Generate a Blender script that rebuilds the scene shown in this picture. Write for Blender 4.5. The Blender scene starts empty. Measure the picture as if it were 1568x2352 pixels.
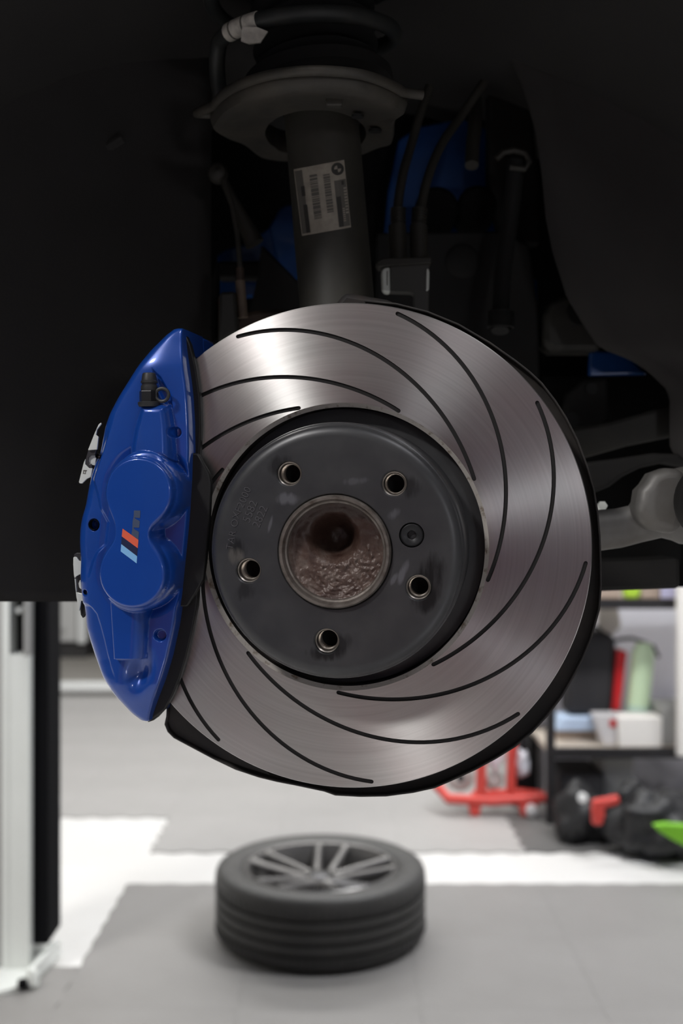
import bpy, math, random
import numpy as np
from mathutils import Vector, Matrix
random.seed(4)
SC = bpy.context.scene
COL = SC.collection

# ------------------------------------------------------------------ camera
F = 2500.0                                   # focal length in pixels of the 1568 x 2352 frame
cam_d = bpy.data.cameras.new('camera')
cam = bpy.data.objects.new('camera', cam_d); COL.objects.link(cam)
cam.rotation_euler = (math.pi / 2, 0, 0)
cam_d.sensor_fit = 'VERTICAL'; cam_d.sensor_height = 36.0; cam_d.sensor_width = 24.0
cam_d.lens = F / 2352 * 36.0
cam_d.clip_start = 0.02
cam_d.dof.use_dof = True
cam_d.dof.focus_distance = 0.742
cam_d.dof.aperture_fstop = 5.6
SC.camera = cam

# ------------------------------------------------------------------ world and lights
w = bpy.data.worlds.new('world'); SC.world = w; w.use_nodes = True
w.node_tree.nodes['Background'].inputs[0].default_value = (0.72, 0.78, 0.9, 1)
w.node_tree.nodes['Background'].inputs[1].default_value = 0.02

def area(name, loc, target, sx, sy, power, color=(1, 1, 1)):
    l = bpy.data.lights.new(name, 'AREA'); l.shape = 'RECTANGLE'; l.size = sx; l.size_y = sy
    l.energy = power; l.color = color
    o = bpy.data.objects.new(name, l); COL.objects.link(o); o.location = loc
    o.rotation_euler = (Vector(target) - Vector(loc)).to_track_quat('-Z', 'Y').to_euler()
    return o
FLOOR = -1.30
CEIL = 2.35
# rows of ceiling panels of the workshop beyond the car
area('ceiling_panel_light', (0.3, 4.3, CEIL - 0.06), (0.3, 4.3, 0), 2.6, 0.5, 66, (1, 0.985, 0.96))
area('ceiling_panel_light', (0.0, 6.6, CEIL - 0.06), (0.0, 6.6, 0), 3.4, 0.5, 100, (1, 0.985, 0.96))
area('ceiling_panel_light', (1.7, 2.7, CEIL - 0.06), (1.9, 3.9, 0), 1.6, 0.4, 135, (0.98, 0.985, 1))
area('ceiling_panel_light', (-2.0, 5.3, CEIL - 0.06), (-2.0, 5.3, 0), 0.5, 1.6, 34, (0.97, 0.98, 1))
area('ceiling_panel_light', (-2.0, 1.5, CEIL - 0.06), (-1.4, 2.6, 0), 0.6, 1.4, 130, (1, 0.985, 0.96))
area('ceiling_panel_light', (3.1, 0.9, CEIL - 0.06), (2.6, 1.2, 0), 0.5, 1.8, 35, (1, 0.985, 0.96))
# lamps on the camera's side of the car, then two unseen fills
area('ceiling_tube_light', (-1.7, -1.2, 2.1), (-0.1, 0.7, 0), 0.34, 0.22, 47, (1, 0.975, 0.95))
area('ceiling_tube_light', (0.9, -0.6, 2.1), (0, 0.7, 0), 1.2, 0.14, 12, (0.97, 0.97, 1))
area('rear_highlight_light', (1.25, -2.6, 0.22), (0, 0.7, 0), 0.40, 0.22, 5.5, (0.97, 0.97, 1))  # unseen source added for the highlight on the disc's right side
area('low_fill_light', (0.9, -0.9, -1.15), (0.05, 0.74, -0.05), 0.35, 0.12, 1.0, (0.9, 0.9, 1))  # unseen low fill, aimed up at the disc

SC.view_settings.view_transform = 'Standard'
SC.view_settings.look = 'None'
SC.view_settings.gamma = 1.0
SC.view_settings.use_curve_mapping = False
SC.view_settings.exposure = 0.0

# ------------------------------------------------------------------ geometry helpers
def P(px, py, Y):
    """point at depth Y (metres) on the sight line of a photograph pixel"""
    return np.array([(px - 784) / F * Y, Y, -(py - 1176) / F * Y])

def G(px, py, z=FLOOR):
    """point on a horizontal plane"""
    Y = -z * F / (py - 1176)
    return np.array([(px - 784) / F * Y, Y, z])

# wheel frame: origin in the centre of the friction face, local z along the axle towards the outside
_a, _b = -0.1489, -0.0392
WC = np.array([1.391, 761.42, -24.752]) / 1000
Wn = np.array([math.sin(_a) * math.cos(_b), -math.cos(_a) * math.cos(_b), math.sin(_b)])
Wu = -np.cross(Wn, [0, 0, 1.0]); Wu /= np.linalg.norm(Wu)
Wv = np.cross(Wn, Wu)
WM = Matrix(((Wu[0], Wv[0], Wn[0], WC[0]), (Wu[1], Wv[1], Wn[1], WC[1]), (Wu[2], Wv[2], Wn[2], WC[2]), (0, 0, 0, 1)))

def L(px, py, h):
    """wheel-frame x, y (mm) seen at a pixel, on the plane h mm in front of the friction face"""
    dr = np.array([(px - 784) / F, 1, -(py - 1176) / F]); C = WC + Wn * h / 1000
    Q = dr * ((C @ Wn) / (dr @ Wn)) - C
    return float(Q @ Wu) * 1000, float(Q @ Wv) * 1000

class MB:
    def __init__(s): s.v = []; s.f = []; s.m = []
    def add(s, vs, fs, m=0):
        b = len(s.v); s.v += [tuple(map(float, q)) for q in vs]
        s.f += [tuple(i + b for i in q) for q in fs]; s.m += [m] * len(fs); return s
    def box(s, a, b, m=0):
        x0, y0, z0 = [min(a[i], b[i]) for i in range(3)]; x1, y1, z1 = [max(a[i], b[i]) for i in range(3)]
        vs = [(x0, y0, z0), (x1, y0, z0), (x1, y1, z0), (x0, y1, z0), (x0, y0, z1), (x1, y0, z1), (x1, y1, z1), (x0, y1, z1)]
        return s.add(vs, [(0, 3, 2, 1), (4, 5, 6, 7), (0, 1, 5, 4), (1, 2, 6, 5), (2, 3, 7, 6), (3, 0, 4, 7)], m)
    def prism(s, poly, off, m=0, bevel=0):
        n = len(poly); off = np.array(off, float); p = [np.array(q, float) for q in poly]
        q = [a + off for a in p]
        fs = [tuple(range(n))[::-1], tuple(range(n, 2 * n))] + [(i, (i + 1) % n, n + (i + 1) % n, n + i) for i in range(n)]
        return s.add(p + q, fs, m)
    def tube(s, path, r, n=12, cap=True, m=0, closed=False, flat=None):
        p = [np.array(q, float) for q in path]; k = len(p)
        rr = r if hasattr(r, '__len__') else [r] * k
        vs = []; up = None
        for i in range(k):
            if closed: t = p[(i + 1) % k] - p[i - 1]
            else: t = p[min(i + 1, k - 1)] - p[max(i - 1, 0)]
            t = t / (np.linalg.norm(t) + 1e-12)
            if up is None:
                up = np.array([0, 0, 1.0]) if abs(t[2]) < .9 else np.array([1.0, 0, 0])
            up = up - t * (up @ t); up /= np.linalg.norm(up)
            b = np.cross(t, up)
            for j in range(n):
                a = 2 * math.pi * j / n
                vs.append(p[i] + rr[i] * (math.cos(a) * up + math.sin(a) * b * (flat or 1)))
        fs = []
        for i in range(k if closed else k - 1):
            for j in range(n):
                i2 = (i + 1) % k
                fs.append((i * n + j, i * n + (j + 1) % n, i2 * n + (j + 1) % n, i2 * n + j))
        if cap and not closed:
            fs += [tuple(range(n))[::-1], tuple(range((k - 1) * n, k * n))]
        return s.add(vs, fs, m)
    def lathe(s, prof, origin=(0, 0, 0), axis=(0, 0, 1), n=48, m=0, closed=False):
        """prof: list of (radius, height along axis)"""
        ax = np.array(axis, float); ax /= np.linalg.norm(ax); o = np.array(origin, float)
        ref = np.array([1.0, 0, 0]) if abs(ax[0]) < .9 else np.array([0, 1.0, 0])
        u = ref - ax * (ref @ ax); u /= np.linalg.norm(u); v = np.cross(ax, u)
        vs = [o + ax * h + r * (math.cos(2 * math.pi * j / n) * u + math.sin(2 * math.pi * j / n) * v) for r, h in prof for j in range(n)]
        k = len(prof); fs = []
        for i in range(k if closed else k - 1):
            i2 = (i + 1) % k
            for j in range(n):
                fs.append((i * n + j, i * n + (j + 1) % n, i2 * n + (j + 1) % n, i2 * n + j))
        return s.add(vs, fs, m)
    def grid(s, fn, nu, nv, m=0):
        vs = [fn(i / nu, j / nv) for j in range(nv + 1) for i in range(nu + 1)]
        fs = [(j * (nu + 1) + i, j * (nu + 1) + i + 1, (j + 1) * (nu + 1) + i + 1, (j + 1) * (nu + 1) + i) for j in range(nv) for i in range(nu)]
        return s.add(vs, fs, m)
    def scale(s, k): s.v = [(a * k, b * k, c * k) for a, b, c in s.v]; return s

def tag(o, label=None, cat=None, group=None, kind=None):
    if label: o['label'] = label
    if cat: o['category'] = cat
    if group: o['group'] = group
    if kind: o['kind'] = kind
    return o

def smooth_by_angle(me, deg):
    import bmesh
    bm = bmesh.new(); bm.from_mesh(me)
    bmesh.ops.recalc_face_normals(bm, faces=bm.faces)
    lim = math.radians(deg)
    for f in bm.faces: f.smooth = True
    for e in bm.edges:
        e.smooth = not (len(e.link_faces) == 2 and e.calc_face_angle(0) > lim)
    bm.to_mesh(me); bm.free()

def build(name, mb, mat, parent=None, smooth=35, bevel=0, segs=2):
    me = bpy.data.meshes.new(name)
    vs = mb.v
    if parent is not None and parent.get('_loc') is not None:
        l = parent['_loc']; vs = [(a - l[0], b - l[1], c - l[2]) for a, b, c in vs]
    origin = None
    if parent is None:
        arr = np.array(vs); origin = ((arr[:, 0].min() + arr[:, 0].max()) / 2, (arr[:, 1].min() + arr[:, 1].max()) / 2, arr[:, 2].min())
        vs = [(a - origin[0], b - origin[1], c - origin[2]) for a, b, c in vs]
    me.from_pydata(vs, [], mb.f)
    mats = mat if isinstance(mat, (list, tuple)) else [mat]
    for q in mats: me.materials.append(q)
    if len(mats) > 1: me.polygons.foreach_set('material_index', mb.m)
    me.update()
    if smooth is not None: smooth_by_angle(me, smooth)
    o = bpy.data.objects.new(name, me); COL.objects.link(o)
    if origin: o.location = origin
    if parent is not None: o.parent = parent
    if bevel:
        b = o.modifiers.new('bevel', 'BEVEL'); b.width = bevel; b.segments = segs; b.limit_method = 'ANGLE'; b.angle_limit = math.radians(40)
    return o

def thing(name, label, cat, loc, group=None):
    o = bpy.data.objects.new(name, None); COL.objects.link(o); o.empty_display_size = .02
    o.location = tuple(loc); o['_loc'] = [float(q) for q in loc]
    return tag(o, label, cat, group)

def wthing(name, label, cat, group=None):
    """thing whose parts are given in wheel-frame metres"""
    o = bpy.data.objects.new(name, None); COL.objects.link(o); o.empty_display_size = .02
    o.matrix_world = WM
    return tag(o, label, cat, group)

def done_mesh(o):
    """bake modifiers into the mesh"""
    dg = bpy.context.evaluated_depsgraph_get()
    me = bpy.data.meshes.new_from_object(o.evaluated_get(dg))
    o.modifiers.clear(); o.data = me

# ------------------------------------------------------------------ materials
def mat(name, col, rough=.5, metal=0.0, noise=None, bump=None, coat=0, spec=None, aniso=None, coat_rough=.05):
    """noise=(scale, colour2, lo, hi)  bump=(scale, strength, distance)"""
    m = bpy.data.materials.new(name); m.use_nodes = True
    nt = m.node_tree; b = nt.nodes['Principled BSDF']
    b.inputs['Base Color'].default_value = (*col, 1); b.inputs['Roughness'].default_value = rough
    b.inputs['Metallic'].default_value = metal
    if coat: b.inputs['Coat Weight'].default_value = coat; b.inputs['Coat Roughness'].default_value = coat_rough
    if spec is not None: b.inputs['Specular IOR Level'].default_value = spec
    tc = nt.nodes.new('ShaderNodeTexCoord')
    if noise:
        n = nt.nodes.new('ShaderNodeTexNoise'); n.inputs['Scale'].default_value = noise[0]; n.inputs['Detail'].default_value = 5
        n.inputs['Roughness'].default_value = .62
        nt.links.new(tc.outputs['Object'], n.inputs['Vector'])
        r = nt.nodes.new('ShaderNodeValToRGB'); r.color_ramp.elements[0].position = noise[2]; r.color_ramp.elements[1].position = noise[3]
        r.color_ramp.elements[0].color = (*col, 1); r.color_ramp.elements[1].color = (*noise[1], 1)
        nt.links.new(n.outputs['Fac'], r.inputs['Fac']); nt.links.new(r.outputs['Color'], b.inputs['Base Color'])
    if bump:
        n = nt.nodes.new('ShaderNodeTexNoise'); n.inputs['Scale'].default_value = bump[0]; n.inputs['Detail'].default_value = 4
        nt.links.new(tc.outputs['Object'], n.inputs['Vector'])
        u = nt.nodes.new('ShaderNodeBump'); u.inputs['Strength'].default_value = bump[1]; u.inputs['Distance'].default_value = bump[2]
        nt.links.new(n.outputs['Fac'], u.inputs['Height']); nt.links.new(u.outputs['Normal'], b.inputs['Normal'])
    return m

def disc_steel():
    m = bpy.data.materials.new('turned_disc_steel'); m.use_nodes = True
    nt = m.node_tree; N = nt.nodes; K = nt.links; b = N['Principled BSDF']
    b.inputs['Metallic'].default_value = 1.0
    b.inputs['Anisotropic'].default_value = .94; b.inputs['Anisotropic Rotation'].default_value = .25
    tg = N.new('ShaderNodeTangent'); tg.direction_type = 'RADIAL'; tg.axis = 'Z'
    K.new(tg.outputs[0], b.inputs['Tangent'])
    tc = N.new('ShaderNodeTexCoord'); sp = N.new('ShaderNodeSeparateXYZ'); K.new(tc.outputs['Object'], sp.inputs[0])
    def mth(op, a, bb=None):
        q = N.new('ShaderNodeMath'); q.operation = op
        for i, s in enumerate([a, bb]):
            if s is None: continue
            if isinstance(s, (int, float)): q.inputs[i].default_value = s
            else: K.new(s, q.inputs[i])
        return q.outputs[0]
    r = mth('SQRT', mth('ADD', mth('MULTIPLY', sp.outputs[0], sp.outputs[0]), mth('MULTIPLY', sp.outputs[1], sp.outputs[1])))
    th = mth('ARCTAN2', sp.outputs[1], sp.outputs[0])
    cb = N.new('ShaderNodeCombineXYZ'); K.new(mth('MULTIPLY', r, 620.0), cb.inputs[0]); K.new(mth('MULTIPLY', th, .9), cb.inputs[1])
    n1 = N.new('ShaderNodeTexNoise'); n1.inputs['Scale'].default_value = 1.0; n1.inputs['Detail'].default_value = 3; K.new(cb.outputs[0], n1.inputs['Vector'])
    n2 = N.new('ShaderNodeTexNoise'); n2.inputs['Scale'].default_value = 16; n2.inputs['Detail'].default_value = 2; K.new(tc.outputs['Object'], n2.inputs['Vector'])
    rp = N.new('ShaderNodeValToRGB'); rp.color_ramp.elements[0].position = .38; rp.color_ramp.elements[1].position = .66
    rp.color_ramp.elements[0].color = (.66, .66, .65, 1); rp.color_ramp.elements[1].color = (.66, .625, .62, 1)
    K.new(n2.outputs['Fac'], rp.inputs['Fac'])
    mx = N.new('ShaderNodeMix'); mx.data_type = 'RGBA'; mx.blend_type = 'MULTIPLY'; mx.inputs['Factor'].default_value = .12
    K.new(rp.outputs[0], mx.inputs['A'])
    r2 = N.new('ShaderNodeValToRGB'); r2.color_ramp.elements[0].position = .3; r2.color_ramp.elements[1].position = .7
    K.new(n1.outputs['Fac'], r2.inputs['Fac']); K.new(r2.outputs[0], mx.inputs['B'])
    K.new(mx.outputs['Result'], b.inputs['Base Color'])
    rr = N.new('ShaderNodeMapRange'); rr.inputs['To Min'].default_value = .34; rr.inputs['To Max'].default_value = .38
    K.new(n1.outputs['Fac'], rr.inputs['Value']); K.new(rr.outputs[0], b.inputs['Roughness'])
    bu = N.new('ShaderNodeBump'); bu.inputs['Strength'].default_value = .02; bu.inputs['Distance'].default_value = .0001
    K.new(n1.outputs['Fac'], bu.inputs['Height']); K.new(bu.outputs[0], b.inputs['Normal'])
    return m

def hat_paint():
    """black anodised bell with streaky worn marks below and beside the wheel-bolt holes"""
    m = bpy.data.materials.new('black_bell_coating'); m.use_nodes = True
    nt = m.node_tree; N = nt.nodes; K = nt.links; b = N['Principled BSDF']
    b.inputs['Metallic'].default_value = .35; b.inputs['Roughness'].default_value = .36
    tc = N.new('ShaderNodeTexCoord')
    n = N.new('ShaderNodeTexNoise'); n.inputs['Scale'].default_value = 45; n.inputs['Detail'].default_value = 6; K.new(tc.outputs['Object'], n.inputs['Vector'])
    rp = N.new('ShaderNodeValToRGB'); rp.color_ramp.elements[0].position = .35; rp.color_ramp.elements[1].position = .7
    rp.color_ramp.elements[0].color = (.048, .048, .052, 1); rp.color_ramp.elements[1].color = (.066, .066, .069, 1)
    K.new(n.outputs['Fac'], rp.inputs['Fac'])
    last = rp.outputs[0]
    def blotch(x, y, sx, sy, rot, col, strength, scl=(300, 60)):
        nonlocal last
        mp = N.new('ShaderNodeMapping'); mp.vector_type = 'TEXTURE'
        mp.inputs['Location'].default_value = (x / 1000, y / 1000, .04); mp.inputs['Rotation'].default_value = (0, 0, rot)
        mp.inputs['Scale'].default_value = (sx / 1000, sy / 1000, .03)
        K.new(tc.outputs['Object'], mp.inputs[0])
        g = N.new('ShaderNodeTexGradient'); g.gradient_type = 'SPHERICAL'; K.new(mp.outputs[0], g.inputs[0])
        m2 = N.new('ShaderNodeMapping'); m2.inputs['Rotation'].default_value = (0, 0, -rot); m2.inputs['Scale'].default_value = (scl[0], scl[1], 20)
        K.new(tc.outputs['Object'], m2.inputs[0])
        nn = N.new('ShaderNodeTexNoise'); nn.inputs['Scale'].default_value = 1.0; nn.inputs['Detail'].default_value = 4; K.new(m2.outputs[0], nn.inputs['Vector'])
        q = N.new('ShaderNodeMath'); q.operation = 'MULTIPLY'; K.new(g.outputs['Fac'], q.inputs[0]); K.new(nn.outputs['Fac'], q.inputs[1])
        r = N.new('ShaderNodeMapRange'); r.inputs['From Min'].default_value = .16; r.inputs['From Max'].default_value = .36
        r.inputs['To Max'].default_value = strength; K.new(q.outputs[0], r.inputs['Value'])
        mx = N.new('ShaderNodeMix'); mx.data_type = 'RGBA'; K.new(r.outputs[0], mx.inputs['Factor']); K.new(last, mx.inputs['A'])
        mx.inputs['B'].default_value = (*col, 1); last = mx.outputs['Result']
    D = (.012, .012, .013); W_ = (.14, .14, .155)
    for px, py, sx, sy, rot, c, st in [
        (982, 1340, 32, 16, 1.3, D, 1), (985, 1380, 16, 8, 1.1, D, 1), (750, 1500, 22, 9, 0, D, .9), (785, 1478, 12, 12, 0, D, .8),
        (545, 1260, 10, 12, .6, D, .8), (560, 1360, 10, 12, -1.1, D, .6), (940, 1120, 12, 12, .4, D, .7), (640, 1068, 14, 10, .5, D, .7),
        (660, 1146, 13, 7, 0, W_, .9), (925, 1315, 14, 4, 1.2, W_, .9), (905, 1180, 8, 5, .7, W_, .6), (620, 1205, 10, 2, 1.3, W_, .8),
        (905, 1330, 8, 3, 1.0, W_, .8), (815, 1105, 15, 4, .1, W_, .45), (545, 1280, 9, 12, .7, (.13, .12, .11), .8), (1010, 1020, 16, 4, -.7, W_, .3)]:
        x, y = L(px, py, 40); blotch(x, y, sx, sy, rot, c, st)
    K.new(last, b.inputs['Base Color'])
    bu = N.new('ShaderNodeBump'); bu.inputs['Strength'].default_value = .12; bu.inputs['Distance'].default_value = .0006
    K.new(n.outputs['Fac'], bu.inputs['Height']); K.new(bu.outputs[0], b.inputs['Normal'])
    return m

def rust_mat():
    m = bpy.data.materials.new('rusted_greasy_steel'); m.use_nodes = True
    nt = m.node_tree; N = nt.nodes; K = nt.links; b = N['Principled BSDF']
    tc = N.new('ShaderNodeTexCoord')
    n = N.new('ShaderNodeTexNoise'); n.inputs['Scale'].default_value = 70; n.inputs['Detail'].default_value = 8; n.inputs['Roughness'].default_value = .65
    K.new(tc.outputs['Object'], n.inputs['Vector'])
    rp = N.new('ShaderNodeValToRGB'); e = rp.color_ramp.elements
    e[0].position = .3; e[0].color = (.035, .014, .010, 1); e[1].position = .72; e[1].color = (.19, .15, .13, 1)
    q = e.new(.52); q.color = (.10, .062, .050, 1)
    K.new(n.outputs['Fac'], rp.inputs['Fac']); K.new(rp.outputs[0], b.inputs['Base Color'])
    b.inputs['Roughness'].default_value = .42; b.inputs['Metallic'].default_value = .1
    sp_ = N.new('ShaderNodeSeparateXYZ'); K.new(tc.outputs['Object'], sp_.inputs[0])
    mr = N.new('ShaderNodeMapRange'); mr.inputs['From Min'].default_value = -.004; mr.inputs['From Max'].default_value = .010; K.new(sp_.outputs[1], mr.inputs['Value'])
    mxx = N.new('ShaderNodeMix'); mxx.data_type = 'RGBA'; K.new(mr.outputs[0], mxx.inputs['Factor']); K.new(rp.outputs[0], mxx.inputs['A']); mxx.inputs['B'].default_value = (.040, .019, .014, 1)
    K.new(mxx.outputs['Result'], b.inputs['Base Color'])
    n2 = N.new('ShaderNodeTexNoise'); n2.inputs['Scale'].default_value = 260; n2.inputs['Detail'].default_value = 3; K.new(tc.outputs['Object'], n2.inputs['Vector'])
    bu = N.new('ShaderNodeBump'); bu.inputs['Strength'].default_value = .45; bu.inputs['Distance'].default_value = .0012
    K.new(n2.outputs['Fac'], bu.inputs['Height']); K.new(bu.outputs[0], b.inputs['Normal'])
    return m

M = dict(
    steel=disc_steel(), hat=hat_paint(), rust=rust_mat(),
    chamfer=mat('rusty_cast_edge', (.60, .56, .52), .55, .3, noise=(160, (.26, .20, .15), .54, .68), bump=(500, .4, .0006)),
    iron=mat('dark_cast_iron', (.022, .020, .020), .7, .3, noise=(60, (.04, .03, .026), .4, .7), bump=(300, .3, .0006)),
    groove=mat('groove_floor', (.018, .017, .017), .6, .4),
    lip=mat('worn_hub_steel', (.22, .195, .175), .42, .6, noise=(90, (.10, .08, .068), .42, .7), bump=(200, .3, .0008)),
    thread=mat('bright_thread_steel', (.50, .46, .42), .33, 1.0, bump=(250, .3, .0005)),
    blue=mat('gloss_blue_caliper_paint', (.005, .056, .34), .30, .18, noise=(12, (.008, .070, .38), .3, .7), coat=1, bump=(600, .015, .0003), coat_rough=.07),
    bolt=mat('blackened_steel', (.03, .03, .032), .4, .6, bump=(300, .2, .0004)),
    black_rubber=mat('black_rubber', (.022, .022, .024), .5, bump=(400, .1, .0003)),
    pad=mat('pad_backing_plate', (.017, .0165, .017), .45, .35, bump=(500, .2, .0003)),
    white_clip=mat('satin_white_metal', (.78, .80, .76), .35, .2),
    grey_clip=mat('dark_spring_steel', (.09, .085, .09), .4, .7),
    ink_silver=mat('silver_print', (.075, .10, .17), .4, .2), ink_red=mat('orange_red_print', (.80, .135, .07), .4), ink_navy=mat('navy_print', (.016, .022, .07), .4),
    ink_sky=mat('light_blue_print', (.24, .52, .88), .4),
    shield=mat('pressed_black_shield', (.030, .028, .028), .65, .1, noise=(40, (.045, .038, .034), .4, .7), bump=(150, .25, .001)),
    strut=mat('dusty_black_strut_paint', (.038, .036, .030), .55, 0, noise=(14, (.060, .055, .045), .4, .72), bump=(300, .15, .0006)),
    spring=mat('coated_spring_steel', (.020, .022, .022), .55, 0, noise=(40, (.035, .034, .03), .4, .7)),
    seat=mat('dirty_pressed_seat', (.044, .040, .034), .6, .1, noise=(25, (.070, .061, .049), .42, .7), bump=(120, .3, .001)),
    boot=mat('matt_boot_rubber', (.008, .008, .0085), .7),
    tagw=mat('pale_marker_tape', (.60, .56, .50), .6, noise=(200, (.42, .39, .35), .4, .7)),
    paper=mat('grimy_label_paper', (.40, .36, .30), .6, noise=(120, (.30, .265, .22), .35, .7)),
    inkb=mat('label_ink', (.045, .042, .038), .6),
    inkg=mat('label_grey_ink', (.13, .12, .105), .6),
    bodyblue=mat('blue_body_paint', (.005, .065, .27), .35, .1, coat=.6, noise=(8, (.004, .03, .12), .35, .7)),
    liner=mat('matt_black_arch_liner', (.026, .0245, .024), .85, 0, noise=(5, (.034, .032, .031), .35, .75), bump=(500, .3, .001), spec=.3),
    dark=mat('grimy_black_plastic', (.010, .0095, .0095), .75, noise=(12, (.016, .015, .014), .4, .7), spec=.35),
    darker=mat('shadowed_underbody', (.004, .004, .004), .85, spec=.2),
    hose=mat('dusty_brake_hose', (.030, .027, .022), .6, bump=(500, .2, .0005)),
    bracket=mat('dull_grey_bracket', (.070, .068, .064), .6, .2, bump=(300, .15, .0005)),
    tan=mat('tan_dusty_rod', (.17, .125, .09), .6, noise=(60, (.11, .08, .06), .4, .7)),
    brown=mat('rusty_brown_casting', (.055, .036, .028), .7, .1, noise=(50, (.09, .06, .045), .4, .7), bump=(150, .5, .001)),
    alu=mat('cast_aluminium_arm', (.20, .195, .19), .5, .3, noise=(16, (.14, .13, .115), .35, .7), bump=(300, .2, .0006)),
    alu_dark=mat('dirty_aluminium_subframe', (.035, .034, .031), .6, .2, noise=(14, (.05, .047, .04), .4, .7)),
    floorw=mat('white_epoxy_floor', (.68, .675, .66), .4, noise=(1.3, (.63, .62, .60), .35, .7)),
    floorb=mat('bare_concrete_floor', (.30, .285, .26), .6, noise=(3, (.25, .235, .21), .35, .7), bump=(40, .2, .003)),
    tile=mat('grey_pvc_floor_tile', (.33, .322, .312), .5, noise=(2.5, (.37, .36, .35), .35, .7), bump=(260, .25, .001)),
    tile_shaded=mat('dolly_shaded_pvc_floor_tile', (.10, .098, .095), .55, noise=(2.5, (.13, .128, .124), .35, .7), bump=(260, .25, .001)),  # tile colour darkened to paint the shadow around the dolly
    tile_near=mat('car_shaded_pvc_floor_tile', (.215, .208, .20), .5, noise=(2.5, (.245, .238, .23), .35, .7), bump=(260, .25, .001)),  # near tiles darkened for the shade of the car
    wall=mat('white_workshop_wall', (.78, .78, .84), .7, noise=(2, (.73, .73, .79), .3, .7)),
    wallback=mat('grey_workshop_wall', (.45, .44, .43), .7),
    walldark=mat('grey_painted_workshop_wall', (.27, .268, .27), .7),
    liner_lit=mat('lit_arch_liner', (.046, .043, .042), .9, 0, noise=(5, (.058, .055, .053), .35, .75), bump=(500, .3, .001), spec=.2),  # lighter liner copy, paints the light falling on the right panel
    ceiling=mat('grey_ceiling', (.6, .6, .6), .8),
    lift=mat('pale_grey_lift_paint', (.76, .78, .75), .35, noise=(3, (.71, .73, .70), .35, .7)),
    liftdark=mat('black_lift_rail', (.005, .005, .006), .9, spec=.1),
    liftgrey=mat('grey_lift_edge', (.34, .34, .33), .5),
    red=mat('red_steel_paint', (.62, .055, .04), .4, noise=(10, (.52, .05, .04), .3, .7)),
    redd=mat('deep_red_plastic', (.50, .010, .014), .4),
    shelfm=mat('black_powdercoat', (.015, .014, .015), .5),
    board=mat('pale_chipboard', (.50, .44, .37), .65, noise=(20, (.42, .36, .30), .35, .7)),
    card=mat('white_card', (.85, .82, .77), .6),
    cardg=mat('grey_card', (.40, .40, .38), .7),
    cardb=mat('brown_card', (.34, .27, .22), .7),
    sky=mat('pale_blue_plastic', (.50, .62, .80), .4),
    lilac=mat('pale_lilac_plastic', (.58, .58, .80), .4),
    green=mat('lime_green_plastic', (.40, .62, .05), .4),
    green2=mat('bright_green_fabric', (.19, .50, .02), .6),
    mint=mat('pale_green_plastic', (.66, .84, .56), .4),
    mint2=mat('sea_green_plastic', (.55, .74, .60), .4),
    clear=mat('cloudy_clear_plastic', (.60, .58, .58), .3),
    bag=mat('black_bag_plastic', (.008, .008, .009), .5, bump=(9, .4, .02)),
    bagw=mat('white_bag_plastic', (.80, .80, .86), .4, bump=(18, .6, .02)),
    case=mat('black_case_fabric', (.018, .017, .019), .7),
    tyre=mat('tyre_rubber', (.044, .043, .041), .55, noise=(30, (.055, .053, .050), .4, .7), bump=(300, .15, .001)),
    rim=mat('dark_grey_alloy_rim', (.16, .155, .15), .32, .6),
    rim_bright=mat('alloy_cap_and_highlight', (.75, .76, .80), .22, 1.0),
    cabw=mat('white_painted_cabinet', (.42, .42, .41), .5),
    rail=mat('pale_kerb_paint', (.62, .63, .62), .5),
    darkcab=mat('black_cabinet_paint', (.02, .019, .019), .6),
    red_reflect=mat('red_reflection_tint', (.26, .05, .055), .4),
    blue_reflect=mat('blue_reflection_tint', (.03, .08, .40), .4),
)

# ------------------------------------------------------------------ the setting
def struct(name, mb, m, **k):
    return tag(build(name, mb, m, smooth=None, **k), kind='structure')

XL, XR, YB, YF = -4.2, 4.2, 10.6, -3.6
floor = struct('floor', MB().box((XL, YF, FLOOR - .1), (XR, YB, FLOOR)), M['floorw'])
struct('ceiling', MB().box((XL, YF, CEIL), (XR, YB, CEIL + .1)), M['ceiling'])
struct('wall_left', MB().box((XL - .1, YF, FLOOR - .1), (XL, YB, CEIL)), M['wallback'])
struct('wall_right', MB().box((XR, YF, FLOOR - .1), (XR + .1, YB, CEIL)), M['walldark'])
struct('wall_far', MB().box((XL, YB, FLOOR - .1), (XR, YB + .1, CEIL)), M['wallback'])
struct('wall_near', MB().box((XL, YF - .1, FLOOR - .1), (XR, YF, CEIL)), M['walldark'])
struct('wall_back', MB().box((.93, 5.12, FLOOR), (XR, 5.24, CEIL)), M['wall'])
FO = tuple(floor.location)
def floor_part(name, mb, m, **k):
    mb.v = [(a - FO[0], b - FO[1], c - FO[2]) for a, b, c in mb.v]
    o = build(name, mb, m, parent=floor, **k); return o
floor_part('concrete_strip', MB().box((XL + .01, 7.78, FLOOR), (.8, YB - .01, FLOOR + .006)), M['floorb'], smooth=None)

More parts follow.
